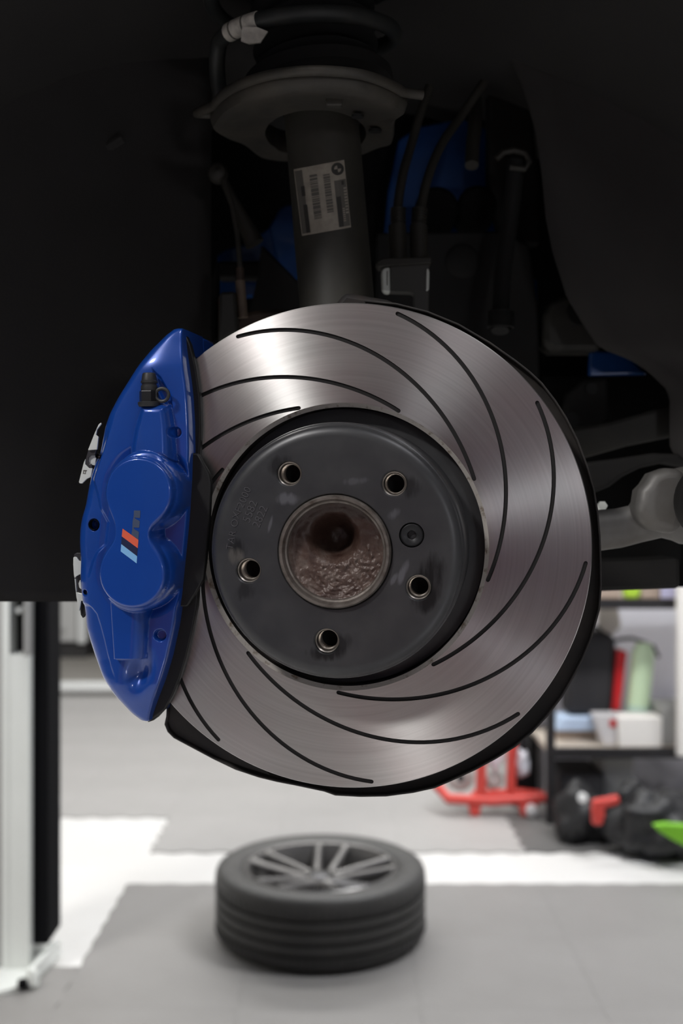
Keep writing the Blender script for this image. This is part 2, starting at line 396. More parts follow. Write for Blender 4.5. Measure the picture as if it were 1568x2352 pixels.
# interlocking floor tiles: every tile its own piece, the meshes shared
TS = .475
def tile_mesh(name, m, A=.008):
    n = 40; per = 4
    w_ = lambda t: A * math.sin(2 * math.pi * per * t) * (1 if .03 < t < .97 else 0)
    g = .0004
    pts = []
    for i in range(n): t = i / n; pts.append((t * TS, w_(t) + g))
    for i in range(n): t = i / n; pts.append((TS - g + w_(t), t * TS))
    for i in range(n): t = 1 - i / n; pts.append((t * TS, TS + w_(t) - g))
    for i in range(n): t = 1 - i / n; pts.append((w_(t) + g, t * TS))
    mb = MB().prism([(a, b, .0) for a, b in pts], (0, 0, .008))
    me = bpy.data.meshes.new(name); me.from_pydata(mb.v, [], mb.f); me.materials.append(m); me.update()
    smooth_by_angle(me, 30); return me
tm_far = tile_mesh('floor_tile', M['tile']); tm_near = tile_mesh('floor_tile', M['tile_near'], .003); tm_shaded = tile_mesh('floor_tile', M['tile_shaded'])
def lay(me, x, y):
    o = bpy.data.objects.new('floor_tile', me); COL.objects.link(o); o.parent = floor
    o.location = (x - FO[0], y - FO[1], FLOOR - FO[2])
X0 = -.728
for r in range(8):
    y = 4.145 + r * TS
    for c in range(-4, 8):
        x = X0 + c * TS
        if r == 0 and c < 0: continue
        if y > 4.7 and x > 1.0: continue
        if x > 2.6: continue
        if r == 0 and x > 1.5: continue
        lay(tm_shaded if (r == 0 and x > .5) else tm_far, x, y)
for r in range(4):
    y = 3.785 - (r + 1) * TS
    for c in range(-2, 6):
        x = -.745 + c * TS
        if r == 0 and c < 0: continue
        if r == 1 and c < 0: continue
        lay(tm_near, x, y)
lay(tm_near, -.745 - TS, 3.785 - 3 * TS + .26)

# the ceiling panels' housings (behind the frame's top edge)
for (x, y, sx, sy) in [(.3, 4.1, 2.6, .5), (0, 6.6, 3.4, .5), (2.3, 3.6, .5, 1.6), (-2, 5.3, .5, 1.6)]:
    pass

# ------------------------------------------------------------------ brake disc
disc = wthing('brake_disc', 'large slotted brake disc with bright machined face and black bell, bolted to the hub', 'brake disc')
RO, RI, TH = 170.0, 98.0, 30.0
GR = [(0, 166), (10, 159), (20, 150.5), (30, 141.8), (40, 132.8), (50, 124.5), (60, 117), (70, 111), (80, 106), (89, 102.4)]
def groove_path(k, n=44, e=0.0):
    out = []
    for i in range(n + 1):
        d = 89 * i / n; r = float(np.interp(d, [g[0] for g in GR], [g[1] for g in GR]))
        # smooth interpolation with a cubic fit
        r = float(np.polyval(GP, d)); a = math.radians(116.6 - 40 * k - d)
        out.append((r * math.cos(a), r * math.sin(a)))
    return out
GP = np.polyfit([g[0] for g in GR], [g[1] for g in GR], 4)
def slot_poly(path, hw):
    p = np.array(path); t = np.gradient(p, axis=0); t /= np.linalg.norm(t, axis=1)[:, None]; nn = np.c_[-t[:, 1], t[:, 0]]
    left = [tuple(q) for q in p + nn * hw]; right = [tuple(q) for q in (p - nn * hw)[::-1]]
    def capn(c, d, s):
        a0 = math.atan2(d[1], d[0]); return [(c[0] + hw * math.cos(a0 + s * x), c[1] + hw * math.sin(a0 + s * x)) for x in (math.pi / 4, 0, -math.pi / 4)]
    e1 = capn(p[-1], t[-1], 1); e0 = capn(p[0], -t[0], 1)
    return left + e1 + right + e0
ns = 300
ring = MB()
prof = [(RO, -1.0), (RO - .6, 0), (RI + 2.9, 0), (RI, -2.4), (RI, -10), (RI + 3, -11), (RI + 3, -19), (RI, -20), (RI, -TH), (RO, -TH), (RO, -21), (RO - 5, -20.5), (RO - 5, -9.5), (RO, -9)]
ring.lathe(prof, n=ns, closed=True)
mi = []
for i in range(len(prof)):
    k = 0 if i in (0, 1) else (1 if i == 2 else 2)
    mi += [k] * ns
ring.m = mi; ring.scale(.001)
ro = build('friction_ring', ring, [M['steel'], M['chamfer'], M['iron'], M['groove']], disc, smooth=None)
cut = MB()
for k in range(9):
    cut.prism([(x, y, -1.3) for x, y in slot_poly(groove_path(k), 1.42)], (0, 0, 4))
cut.scale(.001)
co = build('groove_cutter', cut, [M['steel'], M['chamfer'], M['iron'], M['groove']], None, smooth=None)
co.location = (0, 0, 0); co.data.clear_geometry(); co.data.from_pydata(cut.v, [], cut.f)
smooth_by_angle(co.data, 0)
for p in co.data.polygons: p.material_index = 3
co.matrix_world = WM
bpy.context.view_layer.update()
bo = ro.modifiers.new('b', 'BOOLEAN'); bo.operation = 'DIFFERENCE'; bo.solver = 'EXACT'; bo.object = co
done_mesh(ro)
bpy.data.objects.remove(co)
smooth_by_angle(ro.data, 25)
for k in range(9):
    g = MB().prism([(x, y, -1.35) for x, y in slot_poly(groove_path(k, 30), 1.5)], (0, 0, .12)).scale(.001)
    build('groove', g, M['groove'], disc, smooth=None)
# cooling vanes inside the ring
vn = MB()
for k in range(48):
    a = 2 * math.pi * k / 48; c, s = math.cos(a), math.sin(a)
    q = [(r * c - t * s, r * s + t * c, -20.4) for r, t in ((RI + 3, -2), (RO - 4, -2), (RO - 4, 2), (RI + 3, 2))]
    vn.prism(q, (0, 0, 10.8))
tag(build('cooling_vanes', vn.scale(.001), M['iron'], disc, smooth=None), kind='stuff')

# bell
HZ = 40.0
hat = MB()
hp = [(38.3, HZ - 7), (38.3, HZ - .5), (38.9, HZ), (76.5, HZ), (79, HZ - .3), (81.5, HZ - 1.3), (83.2, HZ - 2.6), (84.2, HZ - 4.2), (84.6, HZ - 6.0), (85.4, HZ - 6.6), (86.0, HZ - 8),
      (86.3, HZ - 11), (86.6, HZ - 20), (87, -14), (97.5, -15), (97.5, -21), (82, -21), (80, HZ - 10), (76, HZ - 7)]
hat.lathe(hp, n=200, closed=True).scale(.001)
ho = build('bell', hat, M['hat'], disc, smooth=None)
BO = [(-30.4, 51.9), (39.9, 45.0), (55.6, -23.3), (-5.7, -59.8), (-58.7, -13.0)]
SX = L(945, 1229, HZ)
cut = MB()
for x, y in BO: cut.lathe([(8.3, HZ - 12), (8.3, HZ - .8), (9.1, HZ + .001), (9.1, HZ + 5)], (x, y, 0), n=40)
cut.lathe([(8.2, HZ - 5), (8.2, HZ + 5)], (SX[0], SX[1], 0), n=40)
# caps for the cutters
def cap_lathe(mb, start):
    pass
cut2 = MB()
def solid(mb, prof, o, n=40):
    b = len(mb.v); mb.lathe(prof, o, n=n); k = len(prof)
    mb.f.append(tuple(range(b, b + n))[::-1]); mb.f.append(tuple(range(b + (k - 1) * n, b + k * n))); mb.m += [0, 0]
for x, y in BO: solid(cut2, [(8.3, HZ - 12), (8.3, HZ - .8), (9.2, HZ + .1), (9.2, HZ + 5)], (x, y, 0))
solid(cut2, [(8.3, HZ - 12), (8.3, HZ + 5)], (SX[0], SX[1], 0))
cut2.scale(.001)
cme = bpy.data.meshes.new('c'); cme.from_pydata(cut2.v, [], cut2.f); cme.materials.append(M['hat']); smooth_by_angle(cme, 0)
co = bpy.data.objects.new('bolt_hole_cutter', cme); COL.objects.link(co); co.matrix_world = WM
bpy.context.view_layer.update()
bo = ho.modifiers.new('b', 'BOOLEAN'); bo.operation = 'DIFFERENCE'; bo.solver = 'EXACT'; bo.object = co
done_mesh(ho); bpy.data.objects.remove(co)
smooth_by_angle(ho.data, 22)

# retaining screw
sc = wthing('retaining_screw', 'small black countersunk retaining screw set in the bell right of the hub bore', 'screw')
b = MB().lathe([(0.01, HZ - 4.5), (2.6, HZ - 4.4), (3.0, HZ - 1.3), (3.4, HZ - 1.0), (6.8, HZ - .6), (7.7, HZ - 1.2), (7.7, HZ - 6.2), (0.01, HZ - 6.2)], (SX[0], SX[1], 0), n=36).scale(.001)
build('screw_head', b, M['bolt'], sc)
b = MB(); b.lathe([(2.9, HZ - 4.35), (2.9, HZ - 4.0), (.01, HZ - 4.0)], (SX[0], SX[1], 0), n=6).scale(.001)
build('hex_socket', b, M['black_rubber'], sc)

# stamped lettering
def text_part(body, size, px, py, ang, h, parent, name, m, spacing=1.0, depth=.0004):
    c = bpy.data.curves.new(name, 'FONT'); c.body = body; c.size = size; c.extrude = depth; c.align_x = 'CENTER'; c.align_y = 'CENTER'
    c.space_character = spacing; c.offset = -.00012 if size > .004 else 0
    t = bpy.data.objects.new('t', c); COL.objects.link(t)
    bpy.context.view_layer.update()
    me = bpy.data.meshes.new_from_object(t.evaluated_get(bpy.context.evaluated_depsgraph_get()))
    bpy.data.objects.remove(t)
    o = bpy.data.objects.new(name, me); COL.objects.link(o); o.parent = parent
    x, y = L(px, py, h)
    o.matrix_local = Matrix.Translation((x / 1000, y / 1000, h / 1000)) @ Matrix.Rotation(ang, 4, 'Z')
    me.materials.clear(); me.materials.append(m); return o
M['stamp'] = mat('stamped_letter_edge', (.16, .16, .17), .35, .6)
text_part('TAR OX', .0069, 536, 1219, math.radians(78), HZ + .02, disc, 'stamped_lettering', M['stamp'], 1.05)
text_part('F2000', .0071, 559, 1148, math.radians(66), HZ + .02, disc, 'stamped_lettering', M['stamp'], 1.05)
text_part('5582', .0078, 575, 1175, math.radians(68), HZ + .02, disc, 'stamped_lettering', M['stamp'], 1.0)
text_part('2822', .0078, 598, 1187, math.radians(66), HZ + .02, disc, 'stamped_lettering', M['stamp'], 1.0)

# ------------------------------------------------------------------ wheel hub behind / through the bell
hub = wthing('wheel_hub', 'rusty steel wheel hub with dished greasy bore in the centre of the disc', 'hub')
b = MB().lathe([(33.6, HZ - 2), (34.0, HZ + 1.8), (35.0, HZ + 3.4), (36.6, HZ + 3.6), (37.4, HZ + 2.6), (37.8, HZ + .6), (37.8, HZ - 12), (33.6, HZ - 12)], n=96, closed=True).scale(.001)
build('hub_lip', b, M['lip'], hub)
b = MB().lathe([(32.0, HZ - 4), (32.5, HZ - .8), (33.7, HZ - .4), (33.9, HZ - 3)], n=96).scale(.001)
build('inner_lip', b, M['lip'], hub)
rn = random.Random(2)
from mathutils import noise as mnoise
def dish(s, t):
    r = 33.2 * t; a = 2 * math.pi * s; x, y = r * math.cos(a), r * math.sin(a)
    cx, cy = L(765, 1228, 30); cx, cy = cx * .8, cy * .8
    d = math.hypot(x - cx, y - cy)
    z = HZ - 6.5 - 4.0 * (1 - t * t) - 24 * math.exp(-(d / 13.0) ** 4) + 1.3 * max(0, t - .9) * 10
    low = max(0, min(1, (-y + .35 * x + 2) / 12))
    nz = mnoise.noise(Vector((x * .16, y * .16, 3))) * 1.1 + low * (mnoise.noise(Vector((x * .45, y * .45, 7))) * 1.1 + abs(mnoise.noise(Vector((x * 1.0, y * 1.0, 1)))) * .9)
    return x * .001, y * .001, (z + nz * (1 if t < .97 else .2)) * .001
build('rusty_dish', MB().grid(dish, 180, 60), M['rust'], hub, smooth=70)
b = MB().lathe([(35, HZ - 7.5), (72, HZ - 7.5), (72, HZ - 20), (40, HZ - 24), (38, -60), (10, -60)], n=64).scale(.001)
hf = build('hub_flange', b, M['iron'], hub, smooth=None)
cut3 = MB()
for x, y in BO: solid(cut3, [(6.7, HZ - 30), (6.7, HZ + 5)], (x * .995, y * .995, 0), n=32)
cut3.scale(.001)
cme = bpy.data.meshes.new('c'); cme.from_pydata(cut3.v, [], cut3.f); cme.materials.append(M['iron']); smooth_by_angle(cme, 0)
co = bpy.data.objects.new('cutter', cme); COL.objects.link(co); co.matrix_world = WM
bpy.context.view_layer.update()
bo = hf.modifiers.new('b', 'BOOLEAN'); bo.operation = 'DIFFERENCE'; bo.solver = 'EXACT'; bo.object = co
done_mesh(hf); bpy.data.objects.remove(co); smooth_by_angle(hf.data, 25)
for x, y in BO:     # threaded sleeve of each wheel bolt hole
    b = MB(); pr = []
    for i in range(12):
        pr += [(6.7, HZ - 7.3 - i * 1.0), (6.1, HZ - 7.8 - i * 1.0)]
    pr = [(8.1, HZ - 2.2), (7.3, HZ - 3.0), (6.9, HZ - 7.0)] + pr
    b.lathe(pr, (x * .997, y * .997, 0), n=36).scale(.001)
    build('bolt_thread', b, M['thread'], hub)
    build('hole_bottom', MB().lathe([(7.5, HZ - 21), (.01, HZ - 21)], (x * .997, y * .997, 0), n=20).scale(.001), M['boot'], hub)
# CV joint and knuckle behind
kn = wthing('steering_knuckle', 'dirty cast steering knuckle behind the disc', 'knuckle')
b = MB().lathe([(45, -40), (52, -48), (50, -90), (30, -110), (28, -150)], n=40).scale(.001); build('bearing_carrier', b, M['iron'], kn)
b = MB().prism([(x, y, -46) for x, y in [(-30, 40), (30, 60), (42, 150), (30, 178), (-5, 185), (-35, 150)]], (0, 0, -50)).scale(.001); build('upright', b, M['iron'], kn, bevel=.004)
b = MB().prism([(x, y, -62) for x, y in [(-120, 60), (-45, 60), (-40, -60), (-60, -110), (-110, -80)]], (0, 0, -26)).scale(.001); build('caliper_bracket', b, M['iron'], kn, bevel=.004)
b = MB().prism([(x, y, -60) for x, y in [(-30, -30), (40, -30), (60, -90), (20, -125), (-20, -120)]], (0, 0, -35)).scale(.001); build('lower_lug', b, M['iron'], kn, bevel=.004)

# ------------------------------------------------------------------ dust shield
shp = [(840, 692), (911, 699), (983, 717), (1054, 746), (1126, 788), (1183, 828), (1215, 853), (1244, 880), (1275, 920), (1300, 959), (1326, 1010), (1348, 1069), (1364, 1125), (1372, 1176), (1377, 1230), (1379, 1283),
       (1380, 1340), (1376, 1396), (1357, 1464), (1338, 1510), (1317, 1550), (1290, 1597), (1257, 1640), (1222, 1678), (1182, 1711), (1140, 1737), (1092, 1763), (1035, 1789), (1000, 1804), (950, 1815), (889, 1823), (830, 1824), (773, 1821), (748, 1812),
       (682, 1798), (640, 1790), (599, 1780), (545, 1762), (495, 1738), (433, 1705), (405, 1690), (391, 1676), (384, 1659), (388, 1640), (389, 1622)]
sh = wthing('dust_shield', 'thin black pressed dust shield curving around the back of the brake disc', 'dust shield')
HS = -36
so = [L(x, y, HS) for x, y in shp]
inner = [(x * (1 - 14 / math.hypot(x, y)), y * (1 - 14 / math.hypot(x, y))) for x, y in so]
n = len(so)
b = MB()
vs = []; prof_s = [(1.0, 0, HS + 7), (1.0, 0, HS + 2), (.992, 0, HS), (.90, 0, HS - 3), (.45, 0, HS - 6)]
for k, _, z in prof_s:
    for (x, y) in so: vs.append((x * k, y * k, z))
fs = [(i * n + j, i * n + j + 1, (i + 1) * n + j + 1, (i + 1) * n + j) for i in range(len(prof_s) - 1) for j in range(n - 1)]
b.add(vs, fs).scale(.001)
o = build('shield_plate', b, M['shield'], sh, smooth=50)
sm = o.modifiers.new('s', 'SOLIDIFY'); sm.thickness = .0014; sm.offset = -1
# flared lower corner of the shield
fl = [(389, 1622), (384, 1659), (391, 1676), (405, 1690), (433, 1705), (495, 1738), (560, 1764), (620, 1782), (600, 1745), (480, 1640), (430, 1600), (400, 1590)]
b = MB().prism([(*L(x, y, HS + 4), HS + 4) for x, y in fl], (0, 0, -2)).scale(.001); build('flared_corner', b, M['shield'], sh, bevel=.0008)

# ------------------------------------------------------------------ brake caliper
cal = wthing('brake_caliper', 'glossy blue four-piston brake caliper clasping the left edge of the disc', 'brake caliper')
LE = [(396, 751), (380, 761), (345, 800), (318, 838), (295, 875), (270, 915), (252, 950), (240, 980), (233, 1010), (226, 1040), (213, 1070), (204, 1100), (198, 1130), (193, 1160), (184, 1190), (180, 1215), (179, 1245), (181, 1280), (184, 1330),
      (189, 1380), (193, 1405), (196, 1440), (204, 1470), (217, 1510), (237, 1555), (263, 1600), (291, 1637), (312, 1657), (326, 1664)]
RE = [(410, 750), (411, 772), (414, 800), (419, 834), (425, 875), (429, 914), (432, 968), (433, 1035), (431, 1102), (427, 1169), (424, 1207), (416, 1287), (408, 1367), (397, 1442), (381, 1515), (365, 1568), (350, 1607), (338, 1640), (331, 1664)]
ZB = 26.0
LEl = np.array([L(x, y, ZB - 6) for x, y in LE]); REl = np.array([L(x, y, ZB) for x, y in RE])
YT = min(LEl[0, 1], REl[0, 1]); YBt = max(LEl[-1, 1], REl[-1, 1])
def xl(y): return float(np.interp(-y, -LEl[:, 1], LEl[:, 0]))
def xr(y): return float(np.interp(-y, -REl[:, 1], REl[:, 0]))
def smooth_arr(a, k=9):
    p = np.pad(a, k, mode='edge'); return np.convolve(p, np.ones(2 * k + 1) / (2 * k + 1), 'valid')
def sst(x): x = max(0.0, min(1.0, x)); return x * x * (3 - 2 * x)
def rnd(x):                                    # quarter-round ramp
    x = max(0.0, min(1.0, x)); return math.sqrt(1 - (1 - x) ** 2)
def C_(px, py, h): return L(px, py, h)
P1 = C_(317, 1130, 50); P2 = C_(302, 1318, 50); RP = 24.2
Wa = C_(258, 1230, 50)[0]; Wb = C_(347, 1230, 50)[0]
def poly_sd(poly):
    p = np.array(poly)
    def f(x, y):
        d = 1e9; inside = False; n = len(p)
        for i in range(n):
            a = p[i]; c = p[(i + 1) % n]; e0, e1 = c[0] - a[0], c[1] - a[1]; w0, w1 = x - a[0], y - a[1]
            t = max(0, min(1, (w0 * e0 + w1 * e1) / (e0 * e0 + e1 * e1)))
            d = min(d, (w0 - e0 * t) ** 2 + (w1 - e1 * t) ** 2)
            if (a[1] > y) != (c[1] > y) and x < (c[0] - a[0]) * (y - a[1]) / (c[1] - a[1]) + a[0]: inside = not inside
        return math.sqrt(d) * (1 if inside else -1)
    return f
UB = poly_sd([C_(*q, 40) for q in [(316, 926), (380, 926), (388, 980), (393, 1060), (284, 1060), (298, 985)]])
LBa, LBb, LBc, LBd = C_(246, 1370, 39), C_(256, 1520, 39), C_(336, 1370, 37), C_(328, 1520, 37)
LB = poly_sd([C_(*q, 40) for q in [(246, 1370), (335, 1370), (331, 1450), (327, 1522), (256, 1519), (250, 1450)]])
SCX = C_(318, 1548, 26)
SC1 = poly_sd([C_(*q, 26) for q in [(292, 1520), (340, 1524), (352, 1450), (362, 1480), (345, 1545), (322, 1592), (305, 1560)]])
UR = poly_sd([C_(*q, 26) for q in [(352, 848), (372, 868), (392, 905), (398, 935), (388, 950), (380, 925), (362, 890)]])
LSTEP = np.array([C_(*q, 28) for q in [(196, 1385), (210, 1396), (222, 1410), (231, 1437), (240, 1470), (247, 1501), (255, 1530), (266, 1560)]])
USTEP = np.array([C_(*q, 28) for q in [(262, 950), (245, 1000), (225, 1060), (212, 1100), (222, 1130), (232, 1170), (246, 1200), (240, 1250), (222, 1270), (212, 1290), (200, 1340)]])
DM = [(*C_(405, 993, 26), 3.3, 5), (*C_(368, 1459, 26), 3.9, 5), (*C_(217, 1205, 24), 3.7, 9), (*C_(225, 1048, 24), 1.7, 6), (*C_(198, 1360, 24), 1.6, 6)]
def calz(x, y, a, c):
    wdt = max(c - a, .5); dl = x - a; dr = c - x
    s = dl / wdt
    z = ZB + 3.5 * math.sin(math.pi * min(1, max(0, s)) ** .8) * min(1, wdt / 40)
    # left flank falls away, crisp right rim
    z -= 9.0 * (1 - rnd(dl / 9.0)) ** 1.2
    z -= 1.6 * (1 - rnd(dr / 1.8))
    # tips fall back
    ty = min(YT - y, y - YBt)
    z -= 7 * (1 - sst(ty / 30)) + 3 * (1 - rnd(ty / 8))
    # lower-left stepped flange, upper-left shallow terrace
    if LSTEP[-1, 1] < y < LSTEP[0, 1]:
        xs = float(np.interp(-y, -LSTEP[:, 1], LSTEP[:, 0])); z -= 2.2 * sst((xs - x) / 1.6 + .5) * sst((y - LSTEP[-1, 1]) / 14) * sst((LSTEP[0, 1] - y) / 3)
    if USTEP[-1, 1] < y < USTEP[0, 1]:
        xs = float(np.interp(-y, -USTEP[:, 1], USTEP[:, 0])); k = min(1, (USTEP[0, 1] - y) / 25); z -= 3.0 * k * sst((xs - x) / 3.5 + .5) * sst((y - USTEP[-1, 1]) / 18)
    # recess around the piston housings on the right
    tt = max(0, min(1, ((x - P1[0]) * (P2[0] - P1[0]) + (y - P1[1]) * (P2[1] - P1[1])) / ((P2[0] - P1[0]) ** 2 + (P2[1] - P1[1]) ** 2)))
    dc = RP + 10 - math.hypot(x - P1[0] - (P2[0] - P1[0]) * tt, y - P1[1] - (P2[1] - P1[1]) * tt)
    z -= 4.5 * sst(dc / 7) * (1 if x > P1[0] else .5)
    z -= 3.0 * sst(UR(x, y) / 2.0 + .3)
    z -= 7.0 * math.exp(-(((x - SCX[0]) * .94 - (y - SCX[1]) * .22) / 6.5) ** 2 - (((y - SCX[1])) / 11.0) ** 2)
    def up(z, target, d, w):
        k = rnd(d / w) if d > 0 else 0
        return z + (target - z) * k if target > z else z
    f = UB(x, y)
    t = (C_(348, 925, 40)[1] - y) / 34
    if f > 0:
        cx = C_(350, 980, 40)[0]
        z = up(z, 38.5 + 2.0 * t - .035 * (x - cx) ** 2 * .35, f, 6.5)
    if LBb[1] < y < LBa[1]:
        q_ = (LBa[1] - y) / (LBa[1] - LBb[1]); x0_ = LBa[0] + (LBb[0] - LBa[0]) * q_; x1_ = LBc[0] + (LBd[0] - LBc[0]) * q_
        if x0_ < x < x1_:
            k_ = rnd((x - x0_) / 2.6) * rnd((x1_ - x) / 10.0) * sst((y - LBb[1]) / 1.8); z = max(z, z + (38.5 - z) * k_)
    # skirts, then piston covers joined by the web
    for p in (P1, P2):
        d = RP + 3.4 - math.hypot(x - p[0], y - p[1]); z = up(z, 43.2, d, 4.0) if d > 0 else z
    dd = [RP - math.hypot(x - P1[0], y - P1[1]), RP - math.hypot(x - P2[0], y - P2[1])]
    if P2[1] < y < P1[1]: dd.append(min(x - Wa, Wb - x))
    k = 3.0; m_ = max(dd); e = sum(math.exp((q - m_) / k) for q in dd); d = m_ + k * math.log(e) - (k * math.log(2) * .0)
    d = min(d, m_ + 3)
    d -= .2
    z = up(z, 50.0, d, 2.6)
    for hx, hy, r, dep in DM:
        q = math.hypot(x - hx, y - hy)
        if q < r + 1.2: z -= dep * sst((r + .6 - q) / 1.3) if q > r * .0 else dep
    return z
NY, NX = 520, 150
ys = [YT + (YBt - YT) * (j / NY) for j in range(NY + 1)]
xls = smooth_arr(np.array([xl(y) for y in ys]), 5); xrs = smooth_arr(np.array([xr(y) for y in ys]), 5)
vs = []; fs = []
for j, y in enumerate(ys):
    a, c = xls[j], max(xrs[j], xls[j] + .4)
    for i in range(NX + 1):
        x = a + (c - a) * i / NX; vs.append((x, y, calz(x, y, a, c)))
for j in range(NY):
    for i in range(NX):
        q = j * (NX + 1) + i; fs.append((q, q + NX + 1, q + NX + 2, q + 1))
nt_ = len(vs)
# side walls down to just above the disc, and the back
top_ring = [j * (NX + 1) for j in range(NY + 1)] + [NY * (NX + 1) + i for i in range(1, NX + 1)] + [j * (NX + 1) + NX for j in range(NY - 1, -1, -1)] + [i for i in range(NX - 1, 0, -1)]
zs = [None, 4.0]
base = len(vs)
for q in top_ring: vs.append((vs[q][0], vs[q][1], 4.0))
m_ = len(top_ring)
for k in range(m_): fs.append((top_ring[k], top_ring[(k + 1) % m_], base + (k + 1) % m_, base + k))
fs.append(tuple(range(base, base + m_)))
cb_ = MB().add(vs, fs); cb_.scale(.001)
o = build('caliper_body', cb_, M['blue'], cal, smooth=None)
import bmesh as _bm
bm = _bm.new(); bm.from_mesh(o.data); _bm.ops.recalc_face_normals(bm, faces=bm.faces)
bm.verts.ensure_lookup_table(); tr = set(top_ring)
for f_ in bm.faces: f_.smooth = True
for e in bm.edges:
    a, c = e.verts[0].index, e.verts[1].index
    if (a >= nt_ - 1 and c >= nt_ - 1) and (a >= base or c >= base): e.smooth = False if (a >= base and c >= base) else True
bm.to_mesh(o.data); bm.free()
# bridge over the disc edge and the inner half
ysb = ys[::8]
def outline(z0, z1, clip):
    left = []; right = []
    for j in range(0, NY + 1, 8):
        y = ys[j]; a = xls[j]; c = max(xrs[j], a + .4)
        if clip:
            if abs(y) >= 173: pass
            else: c = min(c, -math.sqrt(173.5 ** 2 - y * y))
            if c <= a + .3: continue
        left.append((a, y)); right.append((c, y))
    poly = left + right[::-1]
    return MB().prism([(x, y, z0) for x, y in poly], (0, 0, z1 - z0)).scale(.001)
build('caliper_bridge', outline(4.0, -34, True), M['blue'], cal)
spx = [(404, 790), (424, 765), (436, 790), (449, 842), (459, 914), (461, 981), (458, 1050), (458, 1300), (452, 1392), (441, 1450), (427, 1510), (413, 1556), (396, 1598), (378, 1630), (352, 1650), (341, 1655), (336, 1640), (350, 1560), (380, 1440), (395, 1300), (410, 1100), (410, 900), (404, 820)]
b = MB().prism([(*L(x, y, 9), 9) for x, y in spx], (0, 0, -7)).scale(.001)
build('wall_shade_plate', b, M['pad'], cal, bevel=.001)  # black plate standing in for shade on the caliper's right wall
build('inner_caliper_half', outline(-34, -66, False), M['blue'], cal, bevel=.002)

# dark inserts in the drilled holes
for (hx, hy, r, dep), nm, mm in zip(DM, ['drain_hole', 'drain_hole', 'drilled_hole', 'pin_hole', 'pin_hole'], ['blue', 'blue', 'boot', 'boot', 'boot']):
    if mm == 'blue': continue
    b = MB().lathe([(r * .97, 26.5 if r > 3 else 25.0), (r * .97, 14), (.01, 14)], (hx, hy, 0), n=24).scale(.001); build(nm, b, M['boot'], cal)
for (hx, hy) in [C_(227, 1049, 22), C_(200, 1361, 22)]:
    b = MB().lathe([(.01, 22.4), (.9, 22.2), (1.0, 16)], (hx, hy, 0), n=16).scale(.001); build('pin_end', b, M['thread'], cal)

# printed emblem on the web between the piston covers
def decal(pts, m, name, h=50.15):
    b = MB().prism([(*L(x, y, h), h) for x, y in pts], (0, 0, .06)).scale(.001); return build(name, b, m, cal, smooth=None)
def dz(x, y): return (260 + x / 14.7, 1150 + y / 14.7)
decal([dz(270, 1465), dz(805, 1875), dz(792, 2120), dz(250, 1712)], M['ink_sky'], 'emblem_stripe')['label'] = 'light blue emblem stripe'
decal([dz(285, 1215), dz(825, 1605), dz(805, 1875), dz(270, 1465)], M['ink_navy'], 'emblem_stripe')['label'] = 'navy emblem stripe'
decal([dz(315, 940), dz(850, 1325), dz(828, 1605), dz(288, 1205)], M['ink_red'], 'emblem_stripe')['label'] = 'orange red emblem stripe'
mm_ = [(760, 330), (915, 335), (903, 585), (720, 570), (895, 690), (880, 912), (705, 905), (868, 1060), (850, 1318), (610, 1140), (500, 1055), (330, 940), (335, 905), (560, 905), (330, 760), (335, 650), (560, 560), (345, 560), (350, 330)]
decal([dz(*q) for q in [(700, 330), (915, 335), (903, 585), (715, 570), (740, 600), (895, 690), (880, 912), (690, 905), (700, 950), (868, 1060), (850, 1318), (610, 1145), (640, 1000), (655, 700), (690, 540)]], M['ink_silver'], 'emblem_letter')['label'] = 'silver emblem letter M'

# bleed screw under its rubber cap
b = MB()
bx, by = C_(341, 924, 34)
def cyl_y(mb, prof, cx, cz, y0, n=32): mb.lathe(prof, (cx, y0, cz), (0, 1, 0), n=n)
sc_ = 1 / 3.45
bl = wthing('bleed_nipple', 'black rubber-capped bleed nipple on top of the blue caliper', 'bleed nipple')
b = MB(); b.lathe([(.01, -3), (6.8, -3), (7.6, -1.5), (7.6, .0), (6.3, .6)], (bx, by, 33), (0, 1, 0), n=32).scale(.001); build('rubber_base', b, M['black_rubber'], bl)
b = MB(); b.lathe([(6.6, .4), (6.7, .6), (6.7, 7.2), (6.4, 7.8), (3, 7.9)], (bx, by, 33), (0, 1, 0), n=6).scale(.001); build('hex_flats', b, M['bolt'], bl, smooth=20)
b = MB(); b.lathe([(5.0, 7.5), (5.6, 8), (5.8, 9.5), (5.6, 11.2), (5.0, 11.8), (5.0, 12.8), (5.7, 13.2), (5.7, 14.4), (5.2, 14.9), (4.6, 19.0), (4.2, 19.8), (3.6, 20.1), (.01, 20.1)], (bx + .3, by, 33), (0, 1, 0), n=32).scale(.001)
build('dust_cap', b, M['black_rubber'], bl)
lx, ly = C_(372, 907, 34)
b = MB().tube([(lx + 4.6 * math.cos(a), ly + 4.4 * math.sin(a), 34) for a in np.linspace(0, 2 * math.pi, 25)[:-1]], 1.25, n=8, closed=True)
b.tube([(lx - 4, ly + 3, 34), (bx, ly + 4.5, 33), (bx - 4, ly + 4, 37)], .8, n=8); b.scale(.001)
build('retaining_strap', b, M['black_rubber'], bl)

